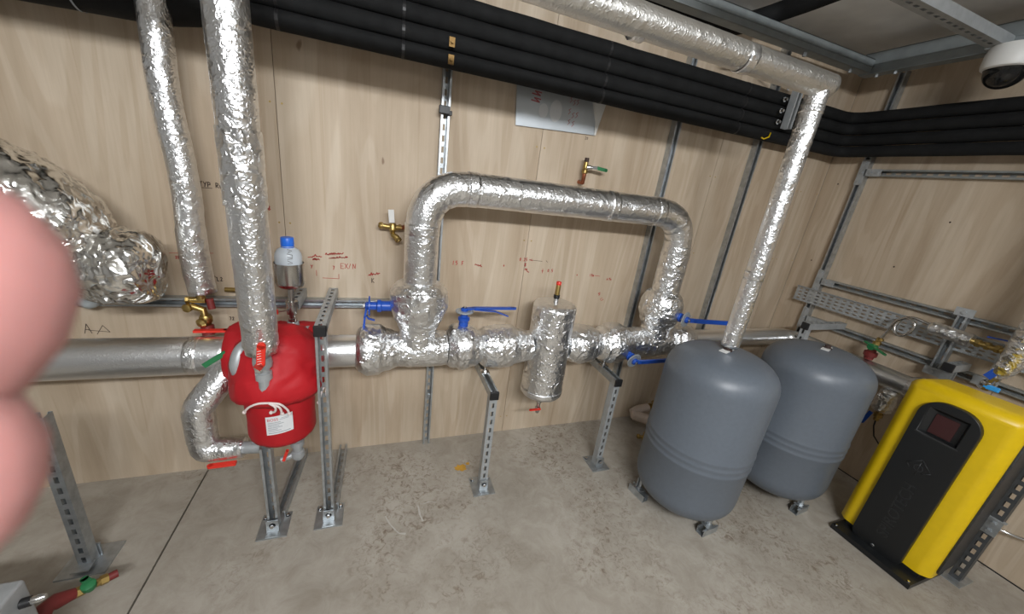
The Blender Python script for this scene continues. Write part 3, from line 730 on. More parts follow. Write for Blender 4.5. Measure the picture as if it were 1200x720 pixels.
def text_mesh(s, size, ext=0.0, m='ink_red', parent=None, name='lettering', M4=None, curve_r=None):
    cu = bpy.data.curves.new(name, 'FONT'); cu.body = s; cu.size = size; cu.extrude = ext
    tmp = bpy.data.objects.new('tmp', cu); COL.objects.link(tmp); bpy.context.view_layer.update()
    dg = bpy.context.evaluated_depsgraph_get(); me = bpy.data.meshes.new_from_object(tmp.evaluated_get(dg))
    bpy.data.objects.remove(tmp); me.name = name
    if curve_r:
        cx, cy, r, a0, z0 = curve_r
        for v in me.vertices:
            a = a0+v.co.x/r; v.co = V((cx+r*math.sin(a), cy-r*math.cos(a), z0+v.co.y+.015*(a+.2)))
    elif M4 is not None: me.transform(M4)
    me.materials.clear(); me.materials.append(M[m])
    o = bpy.data.objects.new(name, me); COL.objects.link(o)
    if parent is not None: o.parent = parent; o.location = -ORIG.get(parent.name, V((0, 0, 0)))
    ORIG[o.name] = V((0, 0, 0))
    return o
text_mesh('BOSS', .017, 0, 'ink_label_red', lab, 'lettering', None, (JX, JY, .1354, -.16, .624))
bm = B(); lc = V((-.335, -.362, .912)); tu = V((0, -.8, -.6))*.022; tx_ = V((.036, 0, .004))
bm.faces.new([bm.verts.new(lc+q) for q in (-tx_+tu, tx_+tu, tx_-tu, -tx_-tu)]); lb = obj('label', bm, M['white_card'], t, None, 'small white label on top of the jacket')
# grey cap + elbow on the jacket's left shoulder
t = thing('pipe_elbow', (-.505, -.46, .84), 'grey cast elbow on the left shoulder of the red jacket', 'pipe fitting')
bm = B(); P_, R_ = smooth_path([(-.46, -.38, .86), (-.475, -.42, .905), (-.495, -.455, .89), (-.505, -.475, .845), (-.505, -.475, .80)], [.016, .019, .024, .026, .022], .01); sweep(bm, P_, R_, 18)
hexnut(bm, (-.505, -.475, .80), (0, 0, -1), .014, .016); obj('fitting', bm, M['galv_lit'], t, 180)
t = thing('ball_valve', (-.62, -.33, .82), 'small dark green lever at the left end of the red jacket', 'valve')
bm = B(); lever(bm, [(-.575, -.37, .842), (-.645, -.385, .795)], .02, .008, False, V((0, -1, 0))); obj('handle', bm, M['green_plastic'], t, 40)

# dosing funnel with plastic bottle
FX, FY = -.350, -.27
t = thing('dosing_funnel', (FX, FY, .90), 'stainless funnel cup on a galvanised valve stem above the red jacket', 'funnel')
bm = B(); lathe(bm, (FX, FY, 1.085), (0, 0, 1), [(.012, 0), (.030, .004), (.050, .016), (.056, .032), (.057, .115), (.0545, .115), (.053, .035), (.03, .02), (.005, .015)], 36); obj('cup', bm, M['steel'], t, 40)
bm = B(); lathe(bm, (FX, FY, .93), (0, 0, 1), [(.017, 0), (.017, .02), (.013, .022), (.013, .04), (.021, .042), (.023, .06), (.021, .085), (.024, .087), (.024, .100), (.013, .102), (.013, .16)], 10); obj('stem', bm, M['steel'], t, 40)
bm = B(); tube(bm, [(FX, FY, .935), (FX, FY, .90), (FX+.005, FY, .885), (FX+.012, FY, .86)], [.022, .028, .028, .018], 14); tube(bm, [(FX+.005, FY, .900), (FX+.045, FY-.01, .900)], [.02, .016], 12); hexnut(bm, (FX+.045, FY-.01, .900), (1, -.2, 0), .018, .018); tube(bm, [(FX+.06, FY-.012, .9), (FX+.085, FY-.015, .9)], .009, 10); obj('elbow', bm, M['galv_lit'], t, 40)
bm = B(); lever(bm, [(FX-.015, FY-.02, .995), (FX-.05, FY-.025, .990)], .012, .004); obj('handle_bar', bm, M['steel'], t)
bm = B(); box(bm, (FX-.063, FY-.028, .990), (.034, .012, .022)); bevel(bm, .003, 2); obj('handle', bm, M['red_plastic'], t)
t = thing('plastic_bottle', (FX, FY, 1.11), 'clear plastic bottle with bright blue cap standing in the steel funnel', 'bottle')
bm = B(); lathe(bm, (FX, FY, 1.108), (0, 0, 1), [(.010, 0), (.046, .002), (.049, .010), (.0495, .055), (.050, .115), (.048, .130), (.040, .146), (.024, .156), (.021, .160), (.021, .170)], 40); obj('body', bm, M['bottle'], t, 50)
bm = B(); lathe(bm, (FX, FY, 1.270), (0, 0, 1), [(.0235, 0), (.0245, .003), (.024, .032), (.022, .035)], 28); lathe(bm, (FX, FY, 1.262), (0, 0, 1), [(.024, 0), (.024, .005)], 28); obj('cap', bm, M['blue_plastic'], t, 40)

# brass valves under the slim pipe
t = thing('brass_valve', (-.70, -.16, .92), 'tarnished brass drain valves with flat red handle left of the thick foil pipe', 'valve')
bm = B()
tube(bm, [(-.705, -.17, 1.04), (-.705, -.17, 1.0)], .016, 12); tube(bm, [(-.745, -.17, .995), (-.69, -.17, .995)], .013, 10); hexnut(bm, (-.745, -.17, .995), (-1, 0, 0), .016, .012)
tube(bm, [(-.742, -.175, .97), (-.70, -.18, .955), (-.695, -.18, .90)], .014, 12); lathe(bm, (-.748, -.18, .965), (-.3, -1, 0), [(.018, 0), (.018, .015), (.008, .02)], 10)
lathe(bm, (-.695, -.18, .93), (0, 0, -1), [(.02, 0), (.024, .01), (.024, .028), (.018, .035), (.018, .05)], 10); lathe(bm, (-.70, -.20, .905), (-.4, -1, -.3), [(.02, 0), (.022, .01), (.010, .02)], 12)
obj('valve_body', bm, M['brass'], t, 40)
bm = B(); tube(bm, [(-.678, -.165, 1.0), (-.672, -.17, .955)], .014, 10); tube(bm, [(-.692, -.185, .885), (-.688, -.19, .845)], .024, 12); obj('red_paint', bm, M['dark_red'], t, 40)
bm = B(); lever(bm, [(-.728, -.215, .872), (-.615, -.215, .872)], .022, .010); obj('handle', bm, M['red_plastic'], t, 40)
t = thing('brass_stub', (-.64, -.02, .99), 'short brass pipe stub poking out of the wall above the rail', 'pipe stub')
bm = B(); tube(bm, [(-.665, -.025, .997), (-.605, -.03, .997)], .011, 12); obj('pipe', bm, M['brass'], t, 40)

# wall cock left of the bypass
t = thing('brass_cock', (.07, -.04, 1.33), 'brass wall cock with white tag left of the bypass pipe', 'valve')
bm = B(); tube(bm, [(.10, 0, 1.345), (.10, -.05, 1.345), (.06, -.055, 1.345), (.02, -.055, 1.350)], .012, 12); lathe(bm, (.065, -.055, 1.37), (0, 0, -1), [(.010, 0), (.018, .012), (.020, .035), (.012, .045), (.010, .06)], 10)
tube(bm, [(.065, -.06, 1.31), (.085, -.075, 1.30), (.095, -.08, 1.285)], [.012, .014, .012], 10); lathe(bm, (.018, -.055, 1.350), (-1, 0, .1), [(.016, 0), (.016, .012), (.01, .02)], 8); lathe(bm, (.09, -.078, 1.292), (.4, -.6, -.7), [(.017, 0), (.017, .008), (.009, .010)], 12)
obj('valve_body', bm, M['brass'], t, 40)
bm = B(); tube(bm, [(.12, -.002, 1.345), (.12, -.04, 1.345), (.10, -.05, 1.345)], .010, 10); obj('tail', bm, M['copper'], t, 40)
bm = B(); lever(bm, [(.06, -.075, 1.372), (.055, -.078, 1.43)], .026, .003, False, V((0, -1, 0))); obj('lever', bm, M['white_plastic'], t)
# green handled cock above the bypass
t = thing('green_cock', (1.07, -.04, 1.72), 'copper and brass wall cock with green lever above the bypass pipe', 'valve')
bm = B(); tube(bm, [(1.072, 0, 1.675), (1.072, -.045, 1.672), (1.068, -.055, 1.70), (1.068, -.055, 1.725)], .011, 10); obj('tail', bm, M['copper'], t, 40)
bm = B(); lathe(bm, (1.068, -.055, 1.72), (0, 0, 1), [(.012, 0), (.016, .004), (.016, .018), (.012, .022), (.015, .03), (.012, .045), (.012, .06)], 10); obj('valve_body', bm, M['brass'], t, 40)
bm = B(); lathe(bm, (1.068, -.055, 1.782), (0, 0, 1), [(.012, 0), (.012, .02)], 12); obj('end_plug', bm, M['ink_dark'], t, 40)
bm = B(); lathe(bm, (1.072, -.062, 1.755), (1, -.35, 0), [(.011, 0), (.013, .012), (.010, .03)], 12); lever(bm, [(1.10, -.075, 1.757), (1.132, -.078, 1.757)], .016, .003, False, V((0, -1, 0))); obj('stem', bm, M['chrome'], t, 40)
bm = B(); lever(bm, [(1.13, -.078, 1.757), (1.185, -.080, 1.752)], .018, .006, True, V((0, -1, 0))); obj('handle', bm, M['green_plastic'], t, 40)

# galvanised sheet taped to the wall
t = thing('metal_sheet', (.88, -.01, 2.0), 'thin galvanised sheet with two pale ovals hung below the black pipes', 'sheet')
bm = B(); pts = [(.634, 2.09), (.652, 1.903), (1.118, 1.925), (1.150, 2.085)]
a = [bm.verts.new((x, -.012, z)) for x, z in pts]; b = [bm.verts.new((x, -.010, z)) for x, z in pts]
bm.faces.new(a); bm.faces.new(b[::-1])
for k in range(4): bm.faces.new((a[k], b[k], b[(k+1) % 4], a[(k+1) % 4]))
bmesh.ops.recalc_face_normals(bm, faces=bm.faces); obj('plate', bm, M['galv_sheet'], t)
bm = B()
vs = [bm.verts.new(q) for q in ((1.06, -.013, 2.09), (1.150, -.013, 2.085), (1.128, -.014, 1.99), (1.100, -.018, 1.985))]; bm.faces.new(vs)
vs = [bm.verts.new(q) for q in ((1.100, -.018, 1.985), (1.128, -.014, 1.99), (1.118, -.014, 1.925), (1.108, -.016, 1.925))]; bm.faces.new(vs); obj('folded_corner', bm, M['white_plastic'], t)  # fold of the same metal sheet; its brighter catch of light is painted white
for cx_, cz_, rx, rz in ((.792, 1.992, .026, .034), (.862, 2.002, .034, .052)):
    bm = B(); sweep(bm, [V((cx_, -.0122, cz_)), V((cx_, -.0135, cz_))], [1, 1], 28, None, True, V((0, 0, 1)))
    for v in bm.verts: v.co.x = cx_+(v.co.x-cx_)*rx; v.co.z = cz_+(v.co.z-cz_)*rz
    obj('oval_hole_cover', bm, M['oval_film'], t, 40)
# ------------------------------------------------------------------ grey vessels
TR = .257
def tank(x, y, label, port_only, tag_on):
    t = thing('expansion_vessel', (x, y, 0), label, 'tank')
    prof = []
    n = 14
    for k in range(n+1):
        a = PI/2*k/n; prof.append((TR*math.sin(a)**.62, .079+.150*(1-math.cos(a)**.9)))
    def rib(z):
        return [(TR, z-.014), (TR+.0035, z-.007), (TR+.0045, z), (TR+.0035, z+.007), (TR, z+.014)]
    prof += rib(.435)+rib(.470)[1:]+rib(.505)[1:]
    for k in range(n, -1, -1):
        a = PI/2*k/n; prof.append((TR*math.sin(a)**.62, .982-.150*(1-math.cos(a)**.9)))
    bm = B(); lathe(bm, (x, y, 0), (0, 0, 1), prof, 96, False); bmesh.ops.remove_doubles(bm, verts=bm.verts, dist=.0002)
    obj('vessel_body', bm, M['tank_paint'], t, 180)
    for ang in (-.85, -1.0+2.5, -1.0+4.35):
        pass
    return t
def tank_foot(t, px, py, ang, m='galv'):
    c, s = math.cos(ang), math.sin(ang); p = V((px, py, 0))
    q0 = p-V((c, s, 0))*.055; q1 = p+V((c, s, 0))*.055
    bm = B(); channel(bm, q0+V((0, 0, .021)), q1+V((0, 0, .021)), (-s, c, 0) if False else (0, 0, 1), slots=False); obj('foot_channel', bm, M['galv'], t)
    bm = B(); tube(bm, [p+V((0, 0, .02)), p+V((0, 0, .115))], .0085, 10); box(bm, p+V((0, 0, .045)), (.05, .05, .005)); bolt(bm, p+V((0, 0, .048)), (0, 0, 1), .013, .012); box(bm, p+V((0, .012, .085)), (.034, .004, .07)); obj('foot_bolt', bm, M['galv'], t, 40)
T1 = tank(1.609, -.801, 'grey expansion vessel standing in front, joined to the vertical foil pipe', 0, 0)
tank_foot(T1, 1.655, -.985, .1); tank_foot(T1, 1.432, -.69, 1.75); tank_foot(T1, 1.76, -.68, 2.5)
T2 = tank(2.308, -.822, 'grey expansion vessel standing behind, beside the yellow unit', 0, 0)
tank_foot(T2, 2.355, -1.005, .1); tank_foot(T2, 2.16, -.72, 1.75); tank_foot(T2, 2.46, -.70, 2.5)
def top_port(t, x, y):
    bm = B(); box(bm, (x-.012, y, .985), (.095, .035, .004), Matrix.Translation((x, y, 0)) @ Matrix.Rotation(.35, 4, 'Z') @ Matrix.Translation((-x, -y, 0))); obj('data_tag', bm, M['white_plastic'], t, None, 'small white tag plate')
    bm = B(); lathe(bm, (x, y, .975), (0, 0, 1), [(.022, 0), (.022, .012), (.014, .014), (.014, .028)], 14); obj('port', bm, M['ink_dark'], t, 40)
top_port(T1, 1.612, -.795); top_port(T2, 2.318, -.825)
t = thing('lifting_eye', (2.40, -.55, .99), 'galvanised clamp and rod between rear grey tank and the steel arm', 'clamp')
bm = B(); tube(bm, [(2.70, -.46, .86), (2.70, -.46, .955)], .006, 10); tube(bm, [(2.66, -.46, .88), (2.70, -.46, .90), (2.73, -.46, .88)], .010, 10); bolt(bm, (2.70, -.48, .895), (0, -1, 0), .014, .012); obj('rod', bm, M['galv'], t, 40)

# ------------------------------------------------------------------ yellow unit
t = thing('degasser_unit', (2.68, -1.31, 0), 'tall yellow and black vacuum unit standing against the right wall', 'machine')
X0, X1, Y0, Y1, Z0, Z1 = 2.512, 2.752, -1.50, -1.105, .055, .965
bm = B()
# plan outline with chamfered front corners, extruded; back edge crowned
pl = [(X1, Y1-.03), (X0+.035, Y1), (X0, Y1-.035), (X0, Y0+.035), (X0+.035, Y0), (X1, Y0+.010)]
lo = [bm.verts.new((x, y, Z0)) for x, y in pl]; hi = [bm.verts.new((x, y, Z1)) for x, y in pl]
bm.faces.new(lo); bm.faces.new(hi[::-1])
for k in range(6): bm.faces.new((lo[k], hi[k], hi[(k+1) % 6], lo[(k+1) % 6]))
bmesh.ops.recalc_face_normals(bm, faces=bm.faces)
ed = [e for e in bm.edges if (abs(e.verts[0].co.z-Z1) < 1e-5 and abs(e.verts[1].co.z-Z1) < 1e-5)]
bevel(bm, .055, 6, ed)
ed = [e for e in bm.edges if abs(e.verts[0].co.z-e.verts[1].co.z) > .3]
bevel(bm, .014, 3, ed)
obj('casing', bm, M['yellow_paint'], t, 50)
def shape_curve(name, outer, holes, ext, bev, Mx, m, parent):
    cu = bpy.data.curves.new(name, 'CURVE'); cu.dimensions = '2D'; cu.fill_mode = 'BOTH'; cu.extrude = ext; cu.bevel_depth = bev; cu.bevel_resolution = 2
    for loop in [outer]+holes:
        sp = cu.splines.new('POLY'); sp.points.add(len(loop)-1)
        for p, q in zip(sp.points, loop): p.co = (q[0], q[1], 0, 1)
        sp.use_cyclic_u = True
    tmp = bpy.data.objects.new('tmp', cu); COL.objects.link(tmp); bpy.context.view_layer.update()
    me = bpy.data.meshes.new_from_object(tmp.evaluated_get(bpy.context.evaluated_depsgraph_get())); bpy.data.objects.remove(tmp)
    me.transform(Mx); me.materials.clear(); me.materials.append(M[m]); me.name = name
    o = bpy.data.objects.new(name, me); COL.objects.link(o); o.parent = parent; o.location = -ORIG.get(parent.name, V((0, 0, 0))); ORIG[o.name] = V((0, 0, 0)); return o
def rrect(y0, y1, z0, z1, rt, rb, seg=8):
    out = []
    for cx_, cz_, r, a0 in ((y1-rt, z1-rt, rt, 0), (y0+rt, z1-rt, rt, 90), (y0+rb, z0+rb, rb, 180), (y1-rb, z0+rb, rb, 270)):
        for k in range(seg+1):
            a = math.radians(a0+90*k/seg); out.append((cx_+r*math.cos(a), cz_+r*math.sin(a)))
    return out
# local (u, v) -> world (x = X0 - d, y = -u, z = v): u is distance towards the viewer's right
def front_M(x): return Matrix(((0, 0, -1, x), (-1, 0, 0, 0), (0, 1, 0, 0), (0, 0, 0, 1)))
panel = shape_curve('front_panel', rrect(1.197, 1.403, .03, .905, .085, .03), [[(1.222, .728), (1.366, .728), (1.366, .868), (1.222, .868)]], .013, .003, front_M(X0-.010), 'black_shell', t)
bm = B()
# recess funnel behind the opening
ou = [(1.222, .728), (1.366, .728), (1.366, .868), (1.222, .868)]; inn = [(1.250, .735), (1.352, .735), (1.352, .850), (1.250, .850)]
a = [bm.verts.new((X0-.022, -u, v)) for u, v in ou]; b = [bm.verts.new((X0-.0012, -u, v)) for u, v in inn]
for k in range(4): bm.faces.new((a[k], a[(k+1) % 4], b[(k+1) % 4], b[k]))
bm.faces.new(b); bmesh.ops.recalc_face_normals(bm, faces=bm.faces); obj('display_recess', bm, M['black_shell'], t)
bm = B(); bx(bm, X0-.0275, X0-.024, -1.372, -1.218, .722, .730); obj('recess_edge', bm, M['dark_shell'], t)
bm = B(); box(bm, (X0-.0035, -1.292, .790), (.004, .080, .100)); obj('display', bm, M['screen'], t, None, 'dark red display')
Tm = Matrix(((0, 0, -1, X0-.0190), (0, -1, 0, 0), (1, 0, 0, 0), (0, 0, 0, 1)))
txt = text_mesh('SPIROTECH', .058, .0022, 'emboss', t, 'lettering', Matrix.Translation((0, -1.318, .130)) @ Matrix(((0, 0, -1, X0-.019), (0, 1, 0, 0), (1, 0, 0, 0), (0, 0, 0, 1))) if False else Matrix(((0, 0, -1, X0-.0175), (0, 0, 0, 0), (0, 0, 0, 0), (0, 0, 0, 1))))
# letters run upward: text x -> +z, text y -> towards -... (+y world)
bpy.data.objects.remove(txt)
txt = text_mesh('SPIROTECH', .066, .0022, 'emboss', t, 'lettering', Matrix(((0, 0, -1, X0-.0265), (0, 1, 0, -1.325), (1, 0, 0, .125), (0, 0, 0, 1))))
bm = B()
def strip(pts, w_=.004, h=.003):
    for a, b in zip(pts[:-1], pts[1:]):
        A = V((X0-.0265, -a[0], a[1])); Bv = V((X0-.0265, -b[0], b[1])); tube(bm, [A, Bv], w_/2, 6)
cu_, cv_ = 1.295, .560
strip([(cu_-.045, cv_-.0), (cu_, cv_+.045), (cu_+.045, cv_)]); strip([(cu_-.045, cv_), (cu_-.028, cv_-.017)]); strip([(cu_+.045, cv_), (cu_+.018, cv_-.022)])
strip([(cu_+.016*math.cos(k*PI/10), cv_+.016*math.sin(k*PI/10)-.002) for k in range(21)]); strip([(cu_, cv_+.03), (cu_, cv_-.04)])
obj('emblem', bm, M['emboss'], t, 180)
side = shape_curve('side_panel', [(2.560, .105), (2.578, .085), (2.735, .085), (2.748, .10), (2.748, .87), (2.735, .895), (2.578, .895), (2.560, .875)], [], .003, .002, Matrix(((1, 0, 0, 0), (.049, 0, -1, Y0-.003-.049*2.547), (0, 1, 0, 0), (0, 0, 0, 1))), 'dark_shell', t)
bm = B(); bx(bm, 2.43, 2.74, -1.485, -1.135, .002, .03); bx(bm, 2.52, 2.74, -1.47, -1.15, .03, .06); obj('base_plate', bm, M['black_shell'], t)
bolts(t, [((2.445, -1.47, .03), (0, 0, 1), .006, .005), ((2.445, -1.15, .03), (0, 0, 1), .006, .005), ((X0-.027, -1.295, .045), (-1, 0, 0), .006, .004)], 'chrome')
t = thing('unit_support', (2.79, -1.49, 0), 'black slotted steel leg on the near side of the yellow unit', 'support')
chan('leg', (2.79, -1.514, .008), (2.79, -1.514, .95), (1, 0, 0), t, 'galv_dark', sw=.009)
bm = B(); box(bm, (2.79, -1.50, .004), (.13, .11, .008)); obj('base_plate', bm, M['galv'], t)
bm = B(); box(bm, (2.766, -1.517, .36), (.006, .05, .085)); bolt(bm, (2.762, -1.517, .338), (-1, 0, 0)); bolt(bm, (2.762, -1.517, .382), (-1, 0, 0)); obj('bracket', bm, M['galv'], t)
bm = B(); box(bm, (2.775, -1.520, .405), (.025, .055, .004)); obj('bracket_flange', bm, M['galv_lit'], t)
t = thing('flexible_hose', (3.0, -1.5, .27), 'silver flexible hose curving low on right wall beside the yellow unit', 'hose')
bm = B(); P_, R_ = smooth_path([(2.95, -1.40, .30), (2.99, -1.47, .265), (3.02, -1.54, .262), (3.03, -1.62, .29), (3.0, -1.72, .34), (2.95, -1.80, .36)], [.007]*6, .004)
sweep(bm, P_, [.007+.0008*(k % 2) for k in range(len(P_))], 10); obj('hose', bm, M['chrome'], t, 180)

# ------------------------------------------------------------------ black lagged pipe bundle
def sag(p, i, a): return .0016*noise.noise(p*7)
def black(name, pts, r, parent=None, fillet=.12, label=None):
    path = corner_path(pts, fillet, 7); P_, R_ = linear_path(path, [r]*len(path), .04)
    bm = B(); sweep(bm, P_, R_, 20, sag); return obj(name, bm, M['black_lagging'], parent, 180)
rows_ = [2.092, 2.160, 2.228, 2.296]; nm = ['lowest', 'second lowest', 'second highest', 'highest']
for k, z in enumerate(rows_):
    t = thing('lagged_pipe', (1.0, -.11, z), nm[k]+' of the four black lagged pipes along the back and right walls', 'pipe')
    o = black('lagging', [(-.60, -.110, z), (2.945, -.110, z), (2.965, -4.0, z-.006)], .0335, t, .10)
    bm = B()
    for x in (-.36, .09, 1.05, 1.98): band(bm, (x, -.110, z), (1, 0, 0), .0345, .012, 20)
    obj('cable_tie', bm, M['black_plastic'], t)
# fatter bundle to the left of the thick foil pipe
for z, y, r, l in ((2.04, -.14, .062, 'fat lower black lagged pipe at top left corner'), (2.165, -.14, .062, 'fat upper black lagged pipe at top left corner')):
    t = thing('lagged_pipe', (-1.3, y, z), l, 'pipe'); P_, R_ = smooth_path([(-2.7, y, z-.02), (-1.6, y, z-.018), (-.95, y, z), (-.72, y+.01, z+.012), (-.62, y+.02, z+.025), (-.55, y+.025, z+.035)], [r, r, r, r*.98, r*.9, r*.72], .03)
    bm = B(); sweep(bm, P_, R_, 24, sag); obj('lagging', bm, M['black_lagging'], t, 180)
    bm = B(); band(bm, (-.915, y, z), (1, 0, .0), r+.0012, .006, 24); obj('cable_tie', bm, M['ink_grey'], t)
t = thing('lagged_pipe', (2.0, -.6, 2.62), 'black lagged pipe crossing under the ceiling towards the camera', 'pipe')
black('lagging', [(.9, -.12, 2.50), (1.75, -.12, 2.54), (1.95, -.20, 2.63), (1.97, -2.6, 2.63)], .045, t, .08)
bm = B(); tube(bm, [(1.80, -.12, 2.40), (2.02, -.14, 2.43), (2.22, -.10, 2.37)], .006, 8); 
t = thing('black_cable', (2.0, -.12, 2.4), 'thin black cable loop above the black pipes near the corner', 'cable'); obj('cable', bm, M['black_plastic'], t, 180)
t = thing('earth_wire', (2.2, -.15, 2.08), 'yellow and green wire end by the black pipe ties', 'wire')
bm = B(); tube(bm, [(2.225, -.150, 2.10), (2.215, -.155, 2.075), (2.185, -.150, 2.06), (2.165, -.148, 2.065)], .004, 8); obj('wire', bm, M['yellow_paint'], t, 180)

# ------------------------------------------------------------------ dome camera
t = thing('dome_camera', (2.87, -.90, 2.36), 'white dome security camera mounted below ceiling frame at top right', 'camera')
DX, DY = 2.74, -.825
bm = B(); lathe(bm, (DX, DY, 2.50), (0, 0, -1), [(.060, 0), (.085, .004), (.092, .03), (.092, .08), (.087, .095), (.076, .100)], 40); obj('housing', bm, M['white_plastic'], t, 40)
bm = B(); lathe(bm, (DX, DY, 2.400), (0, 0, -1), [(.076, 0)]+[(.073*math.cos(a), .006+.072*math.sin(a)) for a in [k*PI/20 for k in range(10)]]+[(.002, .078)], 36); obj('dome', bm, M['dome'], t, 50)
bm = B(); lathe(bm, (DX-.02, DY-.02, 2.385), (-.5, -.5, -.7), [(.022, 0), (.024, .02), (.018, .034), (.012, .034)], 18); obj('lens', bm, M['black_plastic'], t, 40)

# ------------------------------------------------------------------ pipe bits on the right wall
t = thing('filling_loop', (2.92, -.76, .9), 'red and brass cock with green lever and braided flexible loop above', 'valve')
bm = B(); lathe(bm, (2.925, -.75, .85), (0, 0, 1), [(.022, 0), (.026, .02), (.034, .024), (.034, .05), (.022, .055), (.022, .08)], 12); obj('red_body', bm, M['dark_red'], t, 40)
bm = B(); tube(bm, [(2.92, -.755, .93), (2.915, -.765, 1.0)], .014, 12); hexnut(bm, (2.918, -.76, .955), (0, 0, 1), .020, .018); hexnut(bm, (2.92, -.765, .985), (0, 0, 1), .018, .014); obj('brass_tail', bm, M['brass'], t, 40)
bm = B(); lever(bm, [(2.88, -.72, .96), (2.88, -.83, .925)], .022, .008); lathe(bm, (2.915, -.757, .940), (-1, 0, 0), [(.02, 0), (.02, .04)], 12); obj('handle', bm, M['green_plastic'], t, 40)
bm = B(); P_, R_ = smooth_path([(2.92, -.765, 1.0), (2.92, -.78, 1.06), (2.91, -.80, 1.13), (2.905, -.845, 1.165), (2.90, -.885, 1.14), (2.90, -.875, 1.08), (2.905, -.835, 1.055), (2.91, -.805, 1.09), (2.92, -.815, 1.15), (2.93, -.86, 1.172), (2.935, -.92, 1.162), (2.935, -.965, 1.15)], [.0075]*12, .004)
sweep(bm, P_, [.0072+.001*(k % 2) for k in range(len(P_))], 10); obj('braided_hose', bm, M['steel'], t, 180)
t = thing('insulated_pipe', (2.92, -1.05, 1.14), 'short horizontal foil pipe in front of the perforated tray', 'pipe')
wrap('lagging', [(2.93, -.935, 1.150), (2.93, -.95, 1.15), (2.93, -1.03, 1.145), (2.93, -1.105, 1.14)], [.020, .034, .035, .033], M['foil_pipe'], t, .0025, 20, .007, 36)
bm = B(); tube(bm, [(2.935, -1.10, 1.14), (2.935, -1.235, 1.135)], .015, 12)
for y in (-1.12, -1.155, -1.19, -1.215): hexnut(bm, (2.935, y, 1.138), (0, -1, 0), .022, .014)
obj('brass_fittings', bm, M['brass'], t, 40)
wrap('lagging', [(2.935, -1.22, 1.135), (2.935, -1.235, 1.135), (2.935, -1.32, 1.13)], [.024, .036, .036], M['foil_pipe'], t, .0025, 20, .007, 36)
bm = B(); lever(bm, [(2.925, -1.15, 1.185), (2.925, -1.245, 1.195)], .018, .006); obj('handle', bm, M['blue_paint'], t, 40)
t = thing('insulated_pipe', (2.85, -1.33, 1.05), 'foil pipe slanting down past the right edge behind the yellow unit', 'pipe')
wrap('lagging', [(2.70, -1.35, 2.69), (2.72, -1.345, 2.30), (2.77, -1.34, 1.95), (2.80, -1.33, 1.66), (2.81, -1.325, 1.48), (2.82, -1.31, 1.32), (2.83, -1.30, 1.22), (2.84, -1.275, 1.08), (2.85, -1.262, 1.035)], [.058, .058, .058, .058, .058, .058, .055, .036, .028], M['foil_crumple'], t, .006, 12, .01, 48)
bm = B(); tube(bm, [(2.85, -1.262, 1.04), (2.86, -1.245, .955)], .017, 12)
for z, y in ((1.02, -1.258), (.985, -1.25), (.962, -1.246)): hexnut(bm, (2.853, y, z), (.1, .2, -1), .024, .014)
obj('valve_body', bm, M['steel'], t, 40)
bm = B(); lever(bm, [(2.815, -1.245, 1.015), (2.815, -1.285, 1.115)], .030, .006, True, V((-1, 0, 0))); obj('handle', bm, M['blue_paint'], t, 40)
bm = B(); box(bm, (2.84, -1.270, .965), (.012, .055, .024)); bevel(bm, .004, 2); tube(bm, [(2.85, -1.245, 1.0), (2.845, -1.25, .97)], .004, 8); obj('seal_tag', bm, M['light_blue_plastic'], t, None, 'light blue tag')
# wrapped drain under the corner pipe
t = thing('drain_valve', (2.90, -.92, .6), 'foil-wrapped drain valve with dark lever hanging between rear tank and yellow unit', 'valve')
wrap('foil_wrap', [(2.90, -.93, .735), (2.90, -.93, .72), (2.90, -.928, .66), (2.90, -.925, .60), (2.90, -.925, .585)], [.03, .046, .050, .046, .03], M['foil_crumple'], t, .006, 16, .007, 44)
bm = B(); lathe(bm, (2.90, -.925, .59), (0, 0, -1), [(.016, 0), (.016, .02), (.022, .022), (.022, .045), (.014, .05), (.014, .07)], 10); obj('valve_body', bm, M['brass'], t, 40)
bm = B(); lever(bm, [(2.87, -.90, .565), (2.865, -.885, .485)], .020, .007, True, V((-1, 0, 0))); obj('handle', bm, M['blue_paint'], t, 40)
bm = B(); tube(bm, [(2.90, -.925, .53), (2.90, -.93, .48), (2.905, -.95, .42), (2.93, -1.0, .36)], .004, 8); obj('drain_tube', bm, M['black_plastic'], t, 180)

# pale lagged stub behind the front tank
t = thing('lagged_stub', (1.85, -.15, .13), 'cream lagged pipe stub low on the back wall beside front tank', 'pipe')
wrap('lagging', [(1.77, -.125, .115), (1.785, -.13, .115), (1.86, -.19, .11), (1.95, -.27, .10), (2.02, -.34, .09)], [.022, .036, .036, .035, .034], M['cream_lagging'], t, .003, 14, .01, 36)
wrap('branch_lagging', [(1.785, -.115, .120), (1.84, -.11, .14), (1.92, -.11, .155)], [.032, .032, .028], M['cream_lagging'], t, .003, 14, .01, 30)
bm = B(); tube(bm, [(1.92, -.11, .155), (2.0, -.11, .165)], .016, 12); hexnut(bm, (1.93, -.11, .157), (1, 0, 0), .024, .02); tube(bm, [(1.945, -.13, .165), (1.935, -.14, .22)], [.012, .016], 8); obj('brass_cock', bm, M['brass'], t, 40)
t = thing('brass_valve', (1.76, -.27, .05), 'small brass drain cock on floor just left of the front tank', 'valve')
bm = B(); tube(bm, [(1.735, -.28, .045), (1.83, -.31, .045)], .012, 10); lathe(bm, (1.745, -.28, .045), (-.9, .3, 0), [(.018, 0), (.018, .012), (.01, .018)], 10); lathe(bm, (1.765, -.30, .045), (.2, -1, 0), [(.018, 0), (.02, .012), (.012, .02)], 10); lathe(bm, (1.79, -.29, .028), (0, 0, 1), [(.02, 0), (.02, .045)], 10); obj('valve_body', bm, M['brass'], t, 40)

